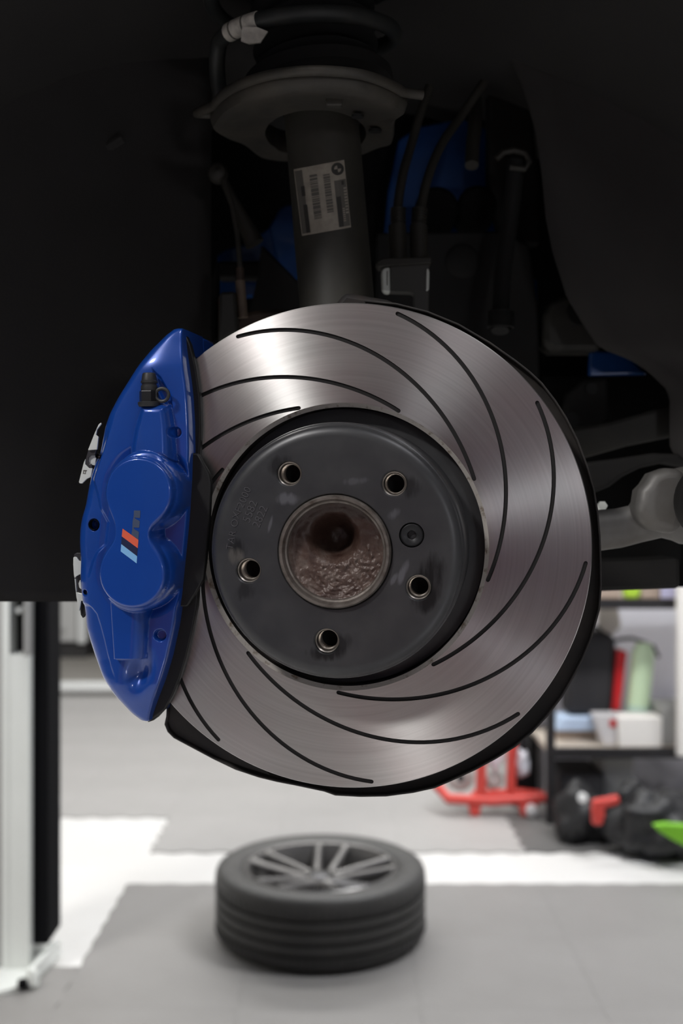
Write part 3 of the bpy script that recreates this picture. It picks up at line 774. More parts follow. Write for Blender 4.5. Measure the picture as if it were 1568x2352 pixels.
# white spring clips on the outer edge of the caliper
def clip(name, pts, m, h, parent, th=1.5, bev=.0003):
    b = MB().prism([(*L(x, y, h), h) for x, y in pts], (0, 0, -th)).scale(.001); return build(name, b, m, parent, bevel=bev)
def dc(x, y): return (160 + x / 13.07, 950 + y / 13.07)
cl = wthing('pad_spring_clip', 'pale metal spring clip jutting from the upper left edge of the caliper', 'clip', 'pad spring clips')
clip('clip_blade', [dc(*q) for q in [(930, 270), (860, 330), (740, 600), (550, 1080), (560, 1100), (820, 1080), (860, 700), (785, 640), (820, 480), (950, 310)]], M['white_clip'], 14, cl)
clip('clip_ring', [dc(*q) for q in [(560, 1085), (530, 1180), (480, 1350), (450, 1500), (560, 1640), (680, 1650), (640, 1500), (590, 1520), (550, 1420), (560, 1320), (640, 1255), (760, 1255), (800, 1080)]], M['grey_clip'], 12, cl)
clip('clip_disc', [dc(*q) for q in [(560, 1310), (640, 1250), (800, 1250), (760, 1560), (600, 1520), (552, 1400)]], M['white_clip'], 10, cl)
clip('clip_tab', [dc(*q) for q in [(465, 1360), (415, 1480), (270, 2060), (300, 2095), (370, 2100), (510, 1960), (640, 1900), (680, 1640), (575, 1640), (460, 1520)]], M['white_clip'], 13, cl)
for pts in ([(410, 1690), (520, 1700), (500, 1730), (430, 1725)], [(405, 1700), (430, 1700), (425, 1800), (400, 1800)], [(400, 1785), (480, 1795), (475, 1815), (395, 1805)], [(465, 1700), (485, 1705), (478, 1800), (462, 1795)]):
    clip('stamped_mark', [dc(*q) for q in pts], M['inkg'], 13.2, cl, .25, 0)
def dd_(x, y): return (150 + x / 13.06, 1250 + y / 13.06)
cl = wthing('pad_spring_clip', 'pale metal spring clip jutting from the lower left edge of the caliper', 'clip', 'pad spring clips')
clip('clip_ring', [dd_(*q) for q in [(245, 390), (270, 290), (340, 260), (560, 265), (560, 520), (420, 520), (340, 390), (270, 375)]], M['grey_clip'], 8, cl)
clip('clip_blade', [dd_(*q) for q in [(235, 400), (270, 378), (330, 385), (410, 500), (560, 520), (560, 900), (430, 905), (330, 960), (272, 1020), (250, 900), (232, 600)]], M['white_clip'], 12, cl)
clip('clip_loop', [dd_(*q) for q in [(275, 1025), (430, 905), (600, 920), (600, 1460), (480, 1470), (350, 1425), (300, 1200)]], M['grey_clip'], 9, cl)
clip('clip_edge', [dd_(*q) for q in [(272, 1030), (305, 1045), (330, 1400), (310, 1440), (290, 1200)]], M['white_clip'], 12, cl)
clip('clip_disc', [dd_(*q) for q in [(430, 1080), (390, 1180), (410, 1300), (470, 1350), (620, 1340), (620, 1090)]], M['white_clip'], 12, cl)
clip('clip_tab', [dd_(*q) for q in [(310, 1430), (480, 1480), (620, 1490), (600, 1700), (470, 1700), (440, 1900), (410, 2010), (380, 1850), (330, 1600)]], M['white_clip'], 11, cl)
clip('clip_tongue', [dd_(*q) for q in [(480, 1560), (620, 1560), (640, 2000), (575, 2180), (520, 2215), (460, 2120), (440, 1960), (465, 1720)]], M['boot'], 8, cl)

# brake pads
pd = wthing('brake_pad', 'dark brake pad standing proud between blue caliper and disc face', 'brake pad')
pp = [(415, 1035), (455, 1042), (466, 1062), (481, 1088), (485, 1110), (481, 1200), (473, 1290), (467, 1332), (450, 1362), (430, 1394), (405, 1394)]
b = MB().prism([(*L(x, y, 15), 15) for x, y in pp], (0, 0, -5)).scale(.001); build('backing_plate', b, M['pad'], pd, bevel=.0012)
pp2 = [(400, 1050), (440, 1055), (458, 1085), (465, 1110), (462, 1200), (456, 1290), (450, 1325), (430, 1360), (400, 1380)]
b = MB().prism([(*L(x, y, 10), 10) for x, y in pp2], (0, 0, -9.7)).scale(.001); build('friction_lining', b, M['iron'], pd, bevel=.0006)
pd2 = wthing('brake_pad', 'dark inner brake pad pressed against the back of the disc', 'brake pad')
b = MB().prism([(*L(x, y, 10), -31) for x, y in pp2], (0, 0, -9)).scale(.001); build('friction_lining', b, M['iron'], pd2, bevel=.0006)

# lower lug of the caliper bracket peeping out below the caliper
b = MB().prism([(*L(x, y, 2), 2) for x, y in [(383, 1560), (415, 1565), (398, 1600), (380, 1622), (366, 1640), (352, 1655), (338, 1660), (340, 1600)]], (0, 0, -14)).scale(.001)
build('bracket_lug', b, M['boot'], cal, bevel=.001)

# ------------------------------------------------------------------ suspension strut
SA = P(733, 215, .90); SB = P(779, 760, .885); SR = .0305
ax = SB - SA; axn = ax / np.linalg.norm(ax)
st = thing('suspension_strut', 'dusty black suspension strut with a paper label above the disc', 'strut', SB)
b = MB().tube([SA + axn * (-.04), SB], SR, n=64); build('strut_tube', b, M['strut'], st, smooth=50)
def cyl_hit(px, py, off=.0003):
    d = np.array([(px - 784) / F, 1, -(py - 1176) / F]); r = SR + off
    o = -SA; dp = d - axn * (d @ axn); op = o - axn * (o @ axn)
    A, B_, Cc = dp @ dp, 2 * dp @ op, op @ op - r * r
    t = (-B_ - math.sqrt(max(0, B_ * B_ - 4 * A * Cc))) / (2 * A); return d * t
def sq(s, t):   # label square -> pixel
    TL, TR, BR_, BL_ = np.array([674, 389]), np.array([790, 367]), np.array([806, 522]), np.array([693, 542])
    p = (TL * (1 - s) + TR * s) * (1 - t) + (BL_ * (1 - s) + BR_ * s) * t; return p
def sticker(poly_or_rect, m, name, parent, off=.0003, label=None, res=10):
    s0, t0, s1, t1 = poly_or_rect
    b = MB().grid(lambda i, j: cyl_hit(*sq(s0 + (s1 - s0) * i, t0 + (t1 - t0) * j), off), res, res)
    o = build(name, b, m, parent, smooth=60)
    if label: o['label'] = label
    return o
lab = sticker((0, 0, 1, 1), M['paper'], 'paper_label', st, .0004, 'grimy paper label with barcodes and roundel')
lab['_loc'] = [float(q) for q in SB]
sub = lambda r, m, nm, off=.0006, res=4: sticker(r, m, nm, lab, off, res=res)
def sub_join(rects, m, nm, off=.0006, kind=None):
    b = MB()
    for (s0, t0, s1, t1) in rects:
        b.grid(lambda i, j: cyl_hit(*sq(s0 + (s1 - s0) * i, t0 + (t1 - t0) * j), off), 3, 2)
    o = build(nm, b, m, lab, smooth=None)
    if kind: o['kind'] = kind
    return o
rb = random.Random(5)
bars = []; t = .13
while t < .78:
    h_ = rb.choice([.012, .02, .035, .05]); bars.append((.29, t, .44, min(t + h_, .79))); t += h_ + rb.choice([.008, .012, .016])
sub_join(bars, M['inkg'], 'barcode', kind='stuff')
bars = []; t = .16
while t < .72:
    h_ = rb.choice([.012, .02, .035, .05]); bars.append((.56, t, .69, min(t + h_, .73))); t += h_ + rb.choice([.008, .012, .016])
sub_join(bars, M['inkg'], 'barcode', kind='stuff')
sub_join([(.015, .03, .16, .97)], M['inkg'], 'printed_band', .00055)
sub_join([(.10, .27, .17, .42), (.10, .55, .18, .97)], M['inkb'], 'printed_block', .0007)
sub_join([(.76, .28, .99, .97)], M['inkg'], 'printed_band', .00055)
sub_join([(.77, .52, .86, .97), (.90, .30, .95, .36)], M['inkb'], 'printed_block', .0007)
sub_join([(.93, .40 + i * .045, .985, .425 + i * .045) for i in range(9)] + [(.87, .70 + .03 * i, .915, .715 + .03 * i) for i in range(7)], M['paper'], 'printed_text', .0008, 'stuff')
# the roundel: dark ring, two light quarters
def rnd_poly(cs, ct, r0, r1, a0, a1, m, nm, off):
    b = MB(); n_ = 24
    def fn(i, j):
        a = a0 + (a1 - a0) * i; r = r0 + (r1 - r0) * j
        return cyl_hit(*(sq(cs, ct) + np.array([r * math.cos(a), -r * math.sin(a)])), off)
    b.grid(fn, n_, 2); return build(nm, b, m, lab, smooth=None)
rnd_poly(.855, .115, .3, 14.5, 0, 2 * math.pi, M['inkb'], 'roundel_disc', .0007)
rnd_poly(.855, .115, .3, 8, math.radians(100), math.radians(190), M['paper'], 'roundel_quarter', .0009)
rnd_poly(.855, .115, .3, 8, math.radians(280), math.radians(370), M['paper'], 'roundel_quarter', .0009)

# spring seat: pressed pan seen from below
SP = SA + axn * .024
seatY = .90
sp = thing('spring_seat', 'dished steel spring seat at the top of the strut', 'spring seat', SP)
# outline in the plane through SP, almost horizontal, tilted like the photo
pn = np.array([0.03, -0.10, 1.0]); pn /= np.linalg.norm(pn)
def on_plane(px, py, off=0.0):
    d = np.array([(px - 784) / F, 1, -(py - 1176) / F]); c = SP + pn * off
    return d * ((c @ pn) / (d @ pn))
SPO = SP + pn * .0
out_px = [(484, 272), (492, 250), (515, 225), (560, 200), (620, 182), (690, 174), (760, 174), (830, 182), (885, 200), (925, 222), (935, 232), (912, 250), (906, 280), (902, 308), (872, 318), (838, 332), (800, 345), (740, 350), (680, 350), (640, 350), (598, 341), (560, 312), (520, 296)]
hc = np.array([725, 290]); 
inn = []
for i in range(len(out_px)):
    d = np.array(out_px[i]) - hc; a = math.atan2(d[1], d[0]); inn.append((hc[0] + 116 * math.cos(a), hc[1] + 56 * math.sin(a)))
def dens(pts, k=4):
    q = []; n_ = len(pts)
    for i in range(n_):
        for t_ in range(k):
            s_ = t_ / k; p0, p1, p2, p3 = [np.array(pts[(i + z) % n_], float) for z in (-1, 0, 1, 2)]
            q.append(tuple(.5 * ((2 * p1) + (-p0 + p2) * s_ + (2 * p0 - 5 * p1 + 4 * p2 - p3) * s_ ** 2 + (-p0 + 3 * p1 - 3 * p2 + p3) * s_ ** 3)))
    return q
od, idn = dens(out_px), dens(inn)
n_ = len(od); layers = []
PO = [on_plane(*q) for q in od]; PI_ = [on_plane(*q) for q in idn]
cen = SP
rings = [[p + pn * .002 for p in PO], [p - pn * .003 for p in PO], [p * .94 + q * .06 - pn * .0085 for p, q in zip(PO, PI_)], [p * .82 + q * .18 - pn * .0095 for p, q in zip(PO, PI_)],
         [p * .62 + q * .38 - pn * .008 for p, q in zip(PO, PI_)], [p * .35 + q * .65 - pn * .006 for p, q in zip(PO, PI_)], [q - pn * .006 for q in PI_], [q + pn * .012 for q in PI_]]
b = MB(); vs = [p for r in rings for p in r]
b.add(vs, [(i * n_ + j, i * n_ + (j + 1) % n_, (i + 1) * n_ + (j + 1) % n_, (i + 1) * n_ + j) for i in range(len(rings) - 1) for j in range(n_)])
o = build('seat_pan', b, M['seat'], sp, smooth=50); sm = o.modifiers.new('s', 'SOLIDIFY'); sm.thickness = .0025
rim_px = [q for q in od if q[1] < 236 or q[0] < 500]
rim_pts = [on_plane(*q) + pn * .002 for q in dens([(484, 268), (492, 248), (515, 222), (560, 197), (620, 179), (690, 170), (760, 170), (830, 178), (885, 196), (925, 218), (938, 230)], 3)[:-3]]
build('rolled_rim', MB().tube(rim_pts, .0038, n=10), M['seat'], sp, smooth=60)
for (x, y, rx) in [(822, 238, .0032), (862, 273, .0035)]:
    c = on_plane(x, y) - pn * .0085
    build('drain_slot', MB().lathe([(rx * 1.5, .0), (rx * 1.5, .002), (.0001, .002)], c, -pn, n=16), M['boot'], sp)
c = on_plane(768, 205) - pn * .008
build('locating_tab', MB().box(c - [.006, .004, .005], c + [.006, .004, .004]), M['seat'], sp, bevel=.001)

# coil spring, with its pale marker tape
sg = thing('coil_spring', 'heavy black coil spring resting on the strut spring seat', 'coil spring', SP)
scn = SP + np.array([-.008, 0, 0]); R_ = .075
path = []
u_ = np.array([1.0, 0, 0]); u_ -= pn * (u_ @ pn); u_ /= np.linalg.norm(u_); v_ = np.cross(pn, u_)
axs = -axn
for i in range(150):
    a = math.radians(168 + i * 5.0)                   # starts at the left, runs round the near side
    hgt = .016 + .045 * (i * 5 / 360) + .036 * min(1, i / 7)
    path.append(scn + axs * hgt + R_ * (math.cos(a) * u_ + math.sin(a) * v_))
build('spring_wire', MB().tube(path, .0066, n=14), M['spring'], sg, smooth=60)
build('marker_tape', MB().tube(path[10:16], .0072, n=16), M['tagw'], sg, smooth=60)
tp = path[14]
b = MB().prism([P(*q, tp[1] - .01) for q in [(556, 62), (590, 62), (615, 72), (598, 97), (572, 100), (553, 93)]], (0, .002, 0)); build('tape_flag', b, M['tagw'], sg)
for k_ in (11, 13):
    build('tape_line', MB().tube([path[k_], path[k_] + (path[k_ + 1] - path[k_]) * .25], .0074, n=16), M['inkg'], sg)

bt = thing('dust_boot', 'ribbed black rubber dust boot inside the coil spring', 'boot', SP)
pr = []
for i in range(9):
    pr += [(.040, .022 + i * .016), (.052, .030 + i * .016)]
pr = [(.032, .010), (.050, .012)] + pr
build('bellows', MB().lathe(pr, SP, axs, n=48), M['boot'], bt, smooth=60)
build('lower_pad', MB().lathe([(.056, .020), (.062, .024), (.062, .034), (.052, .038)], SP, axs, n=48), M['dark'], bt)

# ------------------------------------------------------------------ inner wheel arch
car = thing('car_body', 'blue car body over the open wheel arch, lined with matt black panels', 'car', P(784, 1376, 1.05))
def pxp(pts, Y, th=.01, dy=None):
    return MB().prism([P(x, y, Y if not callable(Y) else Y(x, y)) for x, y in pts], (0, th, 0))
# right liner with its scalloped inner edge
RB = [(-300, 1130), (0, 1120), (120, 1165), (200, 1200), (300, 1228), (400, 1243), (500, 1252), (580, 1268), (680, 1300), (740, 1335), (800, 1375), (815, 1420), (840, 1470), (870, 1505), (895, 1530), (920, 1537), (1025, 1537), (1045, 1548), (1075, 1590), (1300, 1640)]
ry = [q[0] for q in RB]; rx = [q[1] for q in RB]
def linr(s, t):
    py = -300 + 1600 * t; xb = float(np.interp(py, ry, rx)); k = s ** .8
    px = xb + (2500 - xb) * k; Y = 1.06 - .30 * s - .02 * (1 - s) ** 12
    return P(px, py, Y)
o = build('arch_liner', MB().grid(linr, 40, 110), M['liner_lit'], car, smooth=60); sm = o.modifiers.new('s', 'SOLIDIFY'); sm.thickness = .004
o['label'] = 'right arch liner panel'
def linl(s, t):
    py = -300 + 1682 * t; px = -1200 + (488 - -1200) * s
    Y = .80 + .26 * s ** .8 + .006 * math.sin(px * .02 + py * .012)
    if abs((py - 440) + (px - 100) * .75) < 14: Y -= .003
    return P(px, py, Y)
def linl2(s, t):
    py = -300 + 1682 * t; X = -1.0 + (.119 - .245 + 1.0) * s
    Y = .84 + .22 * min(1, max(0, (X + .45) / .33)) ** 1
    Y += .004 * math.sin(X * 40 + py * .006)
    zz = -(py - 1176) / F * 1.0
    return np.array([X, Y, -(py - 1176) / F * Y])
o = build('arch_liner', MB().grid(linl2, 60, 60), M['liner'], car, smooth=60); sm = o.modifiers.new('s', 'SOLIDIFY'); sm.thickness = .004
o['label'] = 'left arch liner panel'
# raised rib and fixing clips on the left liner
rp = [P(x, y, 1.0) for x, y in [(0, 560), (60, 490), (130, 420), (200, 365), (280, 318)]]
build('liner_rib', MB().tube(rp, .005, n=8), M['liner'], car)
build('liner_clip', MB().lathe([(.009, 0), (.008, .003), (.001, .004)], P(18, 88, .93), (0, -1, 0), n=16), M['dark'], car)
build('liner_clip', MB().lathe([(.009, 0), (.008, .003), (.001, .004)], P(161, 390, .985), (0, -1, 0), n=16), M['dark'], car)
# black inner wall and engine bay behind
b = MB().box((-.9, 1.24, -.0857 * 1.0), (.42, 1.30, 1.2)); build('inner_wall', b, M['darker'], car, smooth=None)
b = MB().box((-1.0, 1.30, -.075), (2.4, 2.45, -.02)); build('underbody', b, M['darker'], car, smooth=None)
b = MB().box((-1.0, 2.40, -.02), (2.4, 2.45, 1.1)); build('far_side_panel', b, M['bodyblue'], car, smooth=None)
# outer fender with the arch cut out, above and around the frame
n_ = 40; R1 = .46
ar = [(.0 + R1 * math.cos(a), .62, .0 + R1 * math.sin(a)) for a in np.linspace(-.17, math.pi + .17, n_)]
pts = [(1.6, .62, -.0777), ] + ar + [(-1.0, .62, -.0777), (-1.0, .62, .75), (1.6, .62, .75)]
b = MB().prism(pts, (0, .012, 0)); build('outer_fender', b, M['bodyblue'], car, smooth=None)
b = MB()
b.grid(lambda s, t: np.array([R1 * math.cos(-.17 + s * (math.pi + .34)), .63 + t * .63, R1 * math.sin(-.17 + s * (math.pi + .34))]), 48, 6)
build('arch_liner', b, M['liner'], car, smooth=60)['label'] = 'arched roof of the liner'
b = MB().box((-1.0, .62, .72), (2.4, 2.45, .76)); build('bonnet', b, M['bodyblue'], car, smooth=None)

# painted inner structure, seen in the gaps
def blue(pts, Y, th=.01): return build('inner_body_panel', pxp(pts, Y, th), M['bodyblue'], car, smooth=None, bevel=.003)
blue([(915, 320), (960, 290), (1060, 270), (1130, 300), (1145, 540), (880, 545), (890, 440)], 1.20)
blue([(1355, 805), (1400, 806), (1440, 815), (1490, 860), (1350, 864)], 1.10)
blue([(655, 470), (640, 480), (612, 530), (600, 560), (602, 640), (690, 640), (690, 470)], 1.20)
blue([(498, 585), (520, 570), (560, 560), (620, 520), (640, 600), (600, 680), (500, 690)], 1.16)
blue([(1210, 640), (1235, 640), (1235, 800), (1215, 790)], 1.15)
# dark components in front of it
def dk(name, pts, Y, th=.02, m='dark', bev=.003, label=None):
    o = build(name, pxp(pts, Y, th), M[m], car, smooth=None, bevel=bev)
    if label: o['label'] = label
    return o
dk('splash_guard', [(865, 533), (1150, 530), (1215, 560), (1235, 700), (1240, 860), (1240, 1000), (860, 1000)], 1.10, .02)
dk('splash_guard', [(1120, 180), (1220, 220), (1235, 400), (1240, 560), (1150, 560), (1120, 420)], 1.13)
for (x, y, r) in [(1001, 484, 50), (1094, 478, 46)]:
    c = P(x, y, 1.13); rr_ = r / F * 1.13
    build('round_cover', MB().lathe([(.0001, .012), (rr_ * .8, .012), (rr_, .008), (rr_, -.04)], c, (0, -1, 0), n=40), M['darker'], car)
c = P(1062, 600, 1.10); build('grommet', MB().lathe([(.0001, .004), (.014, .004), (.017, .002), (.017, -.01)], c, (0, -1, 0), n=32), M['dark'], car)
dk('dark_baffle', [(495, 600), (640, 600), (640, 640), (500, 640)], 1.14)
dk('dark_baffle', [(600, 560), (690, 650), (690, 760), (560, 760), (590, 640)], 1.12)
dk('gap_strip', [(484, 640), (500, 600), (500, 780), (486, 790)], 1.0, m='darker')  # black strip drawn for the dark gap beside the left liner
dk('filter_housing', [(1248, 790), (1250, 720), (1262, 690), (1300, 675), (1350, 678), (1370, 690), (1383, 715), (1382, 806), (1270, 806)], 1.09, .04, 'alu_dark', .006)
c = P(1330, 720, 1.09); build('grommet', MB().lathe([(.0001, .003), (.012, .003), (.013, 0)], c, (0, -1, 0), n=32), M['dark'], car)

def cable(name, label, pts, r, m, ribs=None, cat='hose', group=None):
    t_ = thing(name, label, cat, P(*pts[-1]), group)
    p = [P(*q) for q in pts]
    # Catmull-Rom
    q = []
    for i in range(len(p) - 1):
        p0, p1, p2, p3 = p[max(0, i - 1)], p[i], p[i + 1], p[min(len(p) - 1, i + 2)]
        for k in range(8):
            s_ = k / 8; q.append(.5 * ((2 * p1) + (-p0 + p2) * s_ + (2 * p0 - 5 * p1 + 4 * p2 - p3) * s_ ** 2 + (-p0 + 3 * p1 - 3 * p2 + p3) * s_ ** 3))
    q.append(p[-1]); build('sheath', MB().tube(q, r, n=12), M[m], t_, smooth=60)
    if ribs:
        x0, y0, x1, y1, Y, rr_ = ribs
        pa, pb = P(x0, y0, Y), P(x1, y1, Y); pr = []; ln = np.linalg.norm(pb - pa); k = 7
        for i in range(k): pr += [(rr_, ln * (i + .1) / k), (rr_, ln * (i + .55) / k), (rr_ * .8, ln * (i + .6) / k), (rr_ * .8, ln * (i + .98) / k)]
        build('ribbed_collar', MB().lathe(pr, pa, pb - pa, n=24), M[m], t_)
    return t_
cable('brake_hose', 'left of two thin hoses curving down to the grey bracket right of the strut', [(985, 200, 1.02), (965, 260, 1.01), (945, 330, 1.0), (925, 400, .98), (914, 470, .97), (912, 540, .96), (914, 600, .95)], .0042, 'hose', (914, 478, 914, 520, .965, .0068), group='hoses beside the strut')
cable('brake_hose', 'right of two thin hoses curving down to the grey bracket right of the strut', [(1110, 190, 1.04), (1060, 265, 1.03), (1015, 330, 1.0), (985, 400, .98), (968, 470, .97), (962, 540, .96), (960, 600, .95)], .0042, 'hose', (964, 478, 961, 520, .965, .0068), group='hoses beside the strut')
# collars below the ribs
br = thing('hose_bracket', 'grey sheet-metal hose bracket with pale clip ends just above the disc', 'bracket', P(930, 690, .93))
build('hose_ferrule', MB().tube([P(912, 520, .955), P(914, 602, .95)], .0078, n=20), M['hose'], br)
build('hose_ferrule', MB().tube([P(961, 520, .955), P(962, 602, .95)], .0078, n=20), M['hose'], br)
build('bracket_plate', pxp([(895, 608), (986, 598), (986, 612), (984, 740), (950, 740), (950, 676), (943, 672), (895, 670)], .93, .012), M['bracket'], br, bevel=.001)
build('bracket_shelf', pxp([(862, 602), (870, 612), (990, 604), (992, 596), (990, 590), (880, 592)], .925, .02), M['hose'], br, bevel=.001)
build('clip_end', pxp([(882, 614), (895, 613), (896, 671), (884, 671), (877, 664), (875, 622)], .928, .012), M['white_clip'], br, bevel=.0015)['label'] = 'pale left clip end'
build('clip_end', pxp([(979, 616), (984, 617), (986, 625), (985, 665), (978, 669)], .928, .012), M['white_clip'], br, bevel=.001)['label'] = 'pale right clip end'
build('clip_rivets', pxp([(888, 622), (890, 622), (890, 655), (888, 655)], .9275, .001), M['inkg'], br)
# dark pipe right, steel fitting
cable('fluid_pipe', 'dark vertical pipe with a collar right of the hoses', [(1185, 370, 1.06), (1178, 440, 1.06), (1168, 520, 1.06), (1155, 620, 1.05), (1150, 700, 1.04), (1148, 760, 1.03)], .0085, 'dark', (1150, 715, 1149, 755, 1.03, .013), cat='pipe')
b = MB().tube([P(1140, 365, 1.05), P(1155, 350, 1.05), P(1180, 345, 1.05), P(1205, 352, 1.05), P(1215, 372, 1.05), P(1205, 388, 1.05), P(1170, 384, 1.05)], .003, n=8)
tag(build('pipe_clamp', b, M['hose']), 'small wire clamp around the top of the dark pipe', 'clamp')
cable('wiring_hose', 'short dark corrugated hose hanging in front of the blue inner panel', [(1092, 230, 1.12), (1090, 290, 1.10), (1085, 340, 1.09), (1083, 380, 1.08)], .007, 'hose', cat='hose')
# left side: sensor lead, link, tan rod, brown casting
ld = thing('stabiliser_link', 'thin dark stabiliser link slanting left of the strut', 'link', P(560, 600, .99))
build('ball_end', MB().lathe([(.0001, .008), (.007, .006), (.009, .002), (.009, -.005), (.005, -.009)], P(500, 398, .99), (0, -1, 0), n=24), M['hose'], ld)
build('link_rod', MB().tube([P(512, 412, .99), P(532, 455, .99), P(560, 510, .99), P(585, 560, .99)], [.0035, .0045, .0065, .009], n=12), M['hose'], ld)
build('sensor_wire', MB().tube([P(514, 412, .985), P(533, 470, .98), P(545, 540, .975), P(550, 600, .97), P(552, 625, .97)], .0024, n=8), M['hose'], ld)
rd = thing('sensor_rod', 'tan dusty rod standing left of the strut above the disc', 'rod', P(555, 715, .95))
build('rod_shaft', MB().tube([P(551, 645, .95), P(558, 730, .95)], .0043, n=20), M['tan'], rd)
build('rod_tip', MB().tube([P(551, 615, .952), P(552, 646, .952)], .0034, n=16), M['brown'], rd)
b = MB().prism([P(x, y, .97) for x, y in [(500, 672), (545, 668), (550, 720), (585, 712), (640, 708), (660, 716), (690, 720), (690, 760), (560, 820), (500, 800)]], (0, .05, 0))
build('top_lug', b, M['brown'], kn, bevel=.004) if False else tag(build('knuckle_lug', b, M['brown'], None, bevel=.004), 'rusty brown cast lug behind the top of the disc', 'lug')
tag(build('wheel_speed_sensor', pxp([(503, 670), (540, 668), (546, 760), (500, 790)], .94, .02), M['alu_dark'], None, bevel=.003), 'small dark housing left of the tan rod', 'sensor')

# right side arms
arm = thing('tension_arm', 'cast grey aluminium suspension arm running right from behind the disc', 'suspension arm', P(1470, 1210, .86))
apx = [(1180, 1228, 47), (1300, 1222, 47), (1375, 1218, 47), (1420, 1213, 45.5), (1460, 1203, 45), (1490, 1185, 58), (1515, 1172, 74), (1545, 1164, 86), (1590, 1160, 92), (1640, 1160, 88)]
pth = [P(x, y, .87) for x, y, r in apx]; rr = [r / F * .87 for x, y, r in apx]
build('arm_casting', MB().tube(pth, rr, n=36, flat=.7), M['alu'], arm, smooth=60)
build('arm_lug', MB().prism([P(x, y, .845) for x, y in [(1455, 1185), (1466, 1150), (1470, 1124), (1484, 1110), (1499, 1086), (1532, 1074), (1575, 1076), (1590, 1140), (1560, 1230), (1490, 1215)]], (0, .03, 0)), M['alu'], arm, smooth=50, bevel=.008, segs=4)
build('bush_ring', MB().lathe([(.024, .0), (.027, .006), (.030, .007), (.032, .003), (.032, -.01)], P(1652, 1152, .815), (-.15, -1, 0), n=40), M['dark'], arm, smooth=50)
build('bush_core', MB().lathe([(.0001, .002), (.020, .002), (.024, -.002)], P(1652, 1152, .812), (-.15, -1, 0), n=40), M['tan'], arm, smooth=50)
build('bright_gap_mark', MB().lathe([(.0001, .006), (.004, .006), (.0045, .003), (.0045, -.004)], P(1380, 1166, .90), (0, -1, .3), n=6), M['white_clip'], arm, smooth=30)['label'] = 'white stand-in for a bright gap'  # white hexagon painting a gap of bright background
sf = thing('subframe', 'dirty dark subframe members in the opening right of the disc', 'subframe', P(1450, 1000, 1.05))
def sfp(name, pts, Y, th, m='alu_dark', bev=.004): return build(name, pxp(pts, Y, th), M[m], sf, smooth=None, bevel=bev)
sfp('cross_beam', [(1300, 985), (1400, 968), (1500, 940), (1560, 925), (1560, 1000), (1450, 1022), (1350, 1050), (1300, 1050)], 1.06, .04)
sfp('bracket_plate', [(1295, 930), (1300, 900), (1340, 872), (1395, 866), (1400, 950), (1380, 975), (1300, 985)], 1.10, .015, 'dark')
build('bracket_hole', MB().lathe([(.0001, .001), (.006, .001)], P(1358, 893, 1.098), (0, -1, 0), n=20), M['boot'], sf)
build('bracket_hole', MB().lathe([(.0001, .001), (.008, .001)], P(1312, 965, 1.098), (0, -1, 0), n=20), M['boot'], sf)
sfp('curved_web', [(1340, 1062), (1420, 1052), (1500, 1040), (1560, 1042), (1600, 1075), (1530, 1062), (1470, 1075), (1430, 1095), (1400, 1118), (1345, 1140)], 1.0, .03, 'dark')
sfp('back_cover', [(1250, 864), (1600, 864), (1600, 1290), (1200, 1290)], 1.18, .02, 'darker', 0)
sfp('side_skirt', [(1340, 1288), (1460, 1286), (1561, 1280), (1563, 1352), (1340, 1360)], .98, .05, 'dark')
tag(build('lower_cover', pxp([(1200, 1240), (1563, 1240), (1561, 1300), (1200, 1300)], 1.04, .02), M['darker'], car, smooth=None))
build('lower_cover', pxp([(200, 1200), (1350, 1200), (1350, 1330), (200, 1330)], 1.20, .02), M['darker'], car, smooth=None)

# ------------------------------------------------------------------ lift column, left
lf = thing('lift_column', 'tall pale grey vehicle lift column with black rail at the left edge', 'lift column', (-.93, 3.12, FLOOR))
Yc = 3.05
def xa(px, Y=Yc): return (px - 784) / F * Y
def za(py, Y=Yc): return -(py - 1176) / F * Y
b = MB().box((xa(-90), Yc, FLOOR), (xa(8), Yc + .2, 1.9)); build('grey_flange', b, M['liftgrey'], lf, bevel=.004)
b = MB().box((xa(8), Yc - .012, FLOOR), (xa(24), Yc + .2, 1.9)); b.box((xa(23), Yc - .012, FLOOR), (xa(70), Yc + .2, za(1502))); build('white_face', b, M['lift'], lf, smooth=None)
b = MB().box((xa(57), Yc - .014, za(1505)), (xa(71), Yc + .2, 1.9)); build('slot_stile', b, M['liftgrey'], lf, bevel=.002)
b = MB().box((xa(22), Yc + .06, za(1510)), (xa(60), Yc + .2, 1.9)); build('slot_recess', b, M['liftdark'], lf, smooth=None)
b = MB().box((xa(70), Yc + .02, FLOOR + .08), (xa(106), Yc + .16, 1.9)); build('black_rail', b, M['liftdark'], lf, bevel=.003)
build('slot_bolt', MB().lathe([(.0001, .012), (.007, .011), (.009, .006), (.009, -.06)], P(44, 1402, Yc + .02), (0, -1, 0), n=20), M['rail'], lf)
def gp(px, py): return G(px, py)[:2]
bp = [(-140, 2310), (0, 2296), (70, 2276), (98, 2245), (125, 2218), (140, 2200), (120, 2192), (60, 2196), (-140, 2196)]
b = MB().prism([(*G(x, y)[:2], FLOOR + .008) for x, y in bp], (0, 0, .016)); build('base_plate', b, M['lift'], lf, bevel=.003)
build('anchor_bolt', MB().lathe([(.014, 0), (.014, .02), (.0001, .022)], (*G(52, 2285)[:2], FLOOR + .02), (0, 0, 1), n=6), M['liftdark'], lf)
build('anchor_nut', MB().lathe([(.014, 0), (.014, .026), (.008, .04), (.0001, .041)], (*G(78, 2278)[:2], FLOOR + .02), (0, 0, 1), n=16), M['lift'], lf)
b = MB().prism([(*G(x, y)[:2], FLOOR + .024) for x, y in [(70, 2276), (98, 2245), (140, 2200), (132, 2199), (88, 2240), (62, 2272)]], (0, 0, .03)); build('base_gusset', b, M['lift'], lf, bevel=.002)
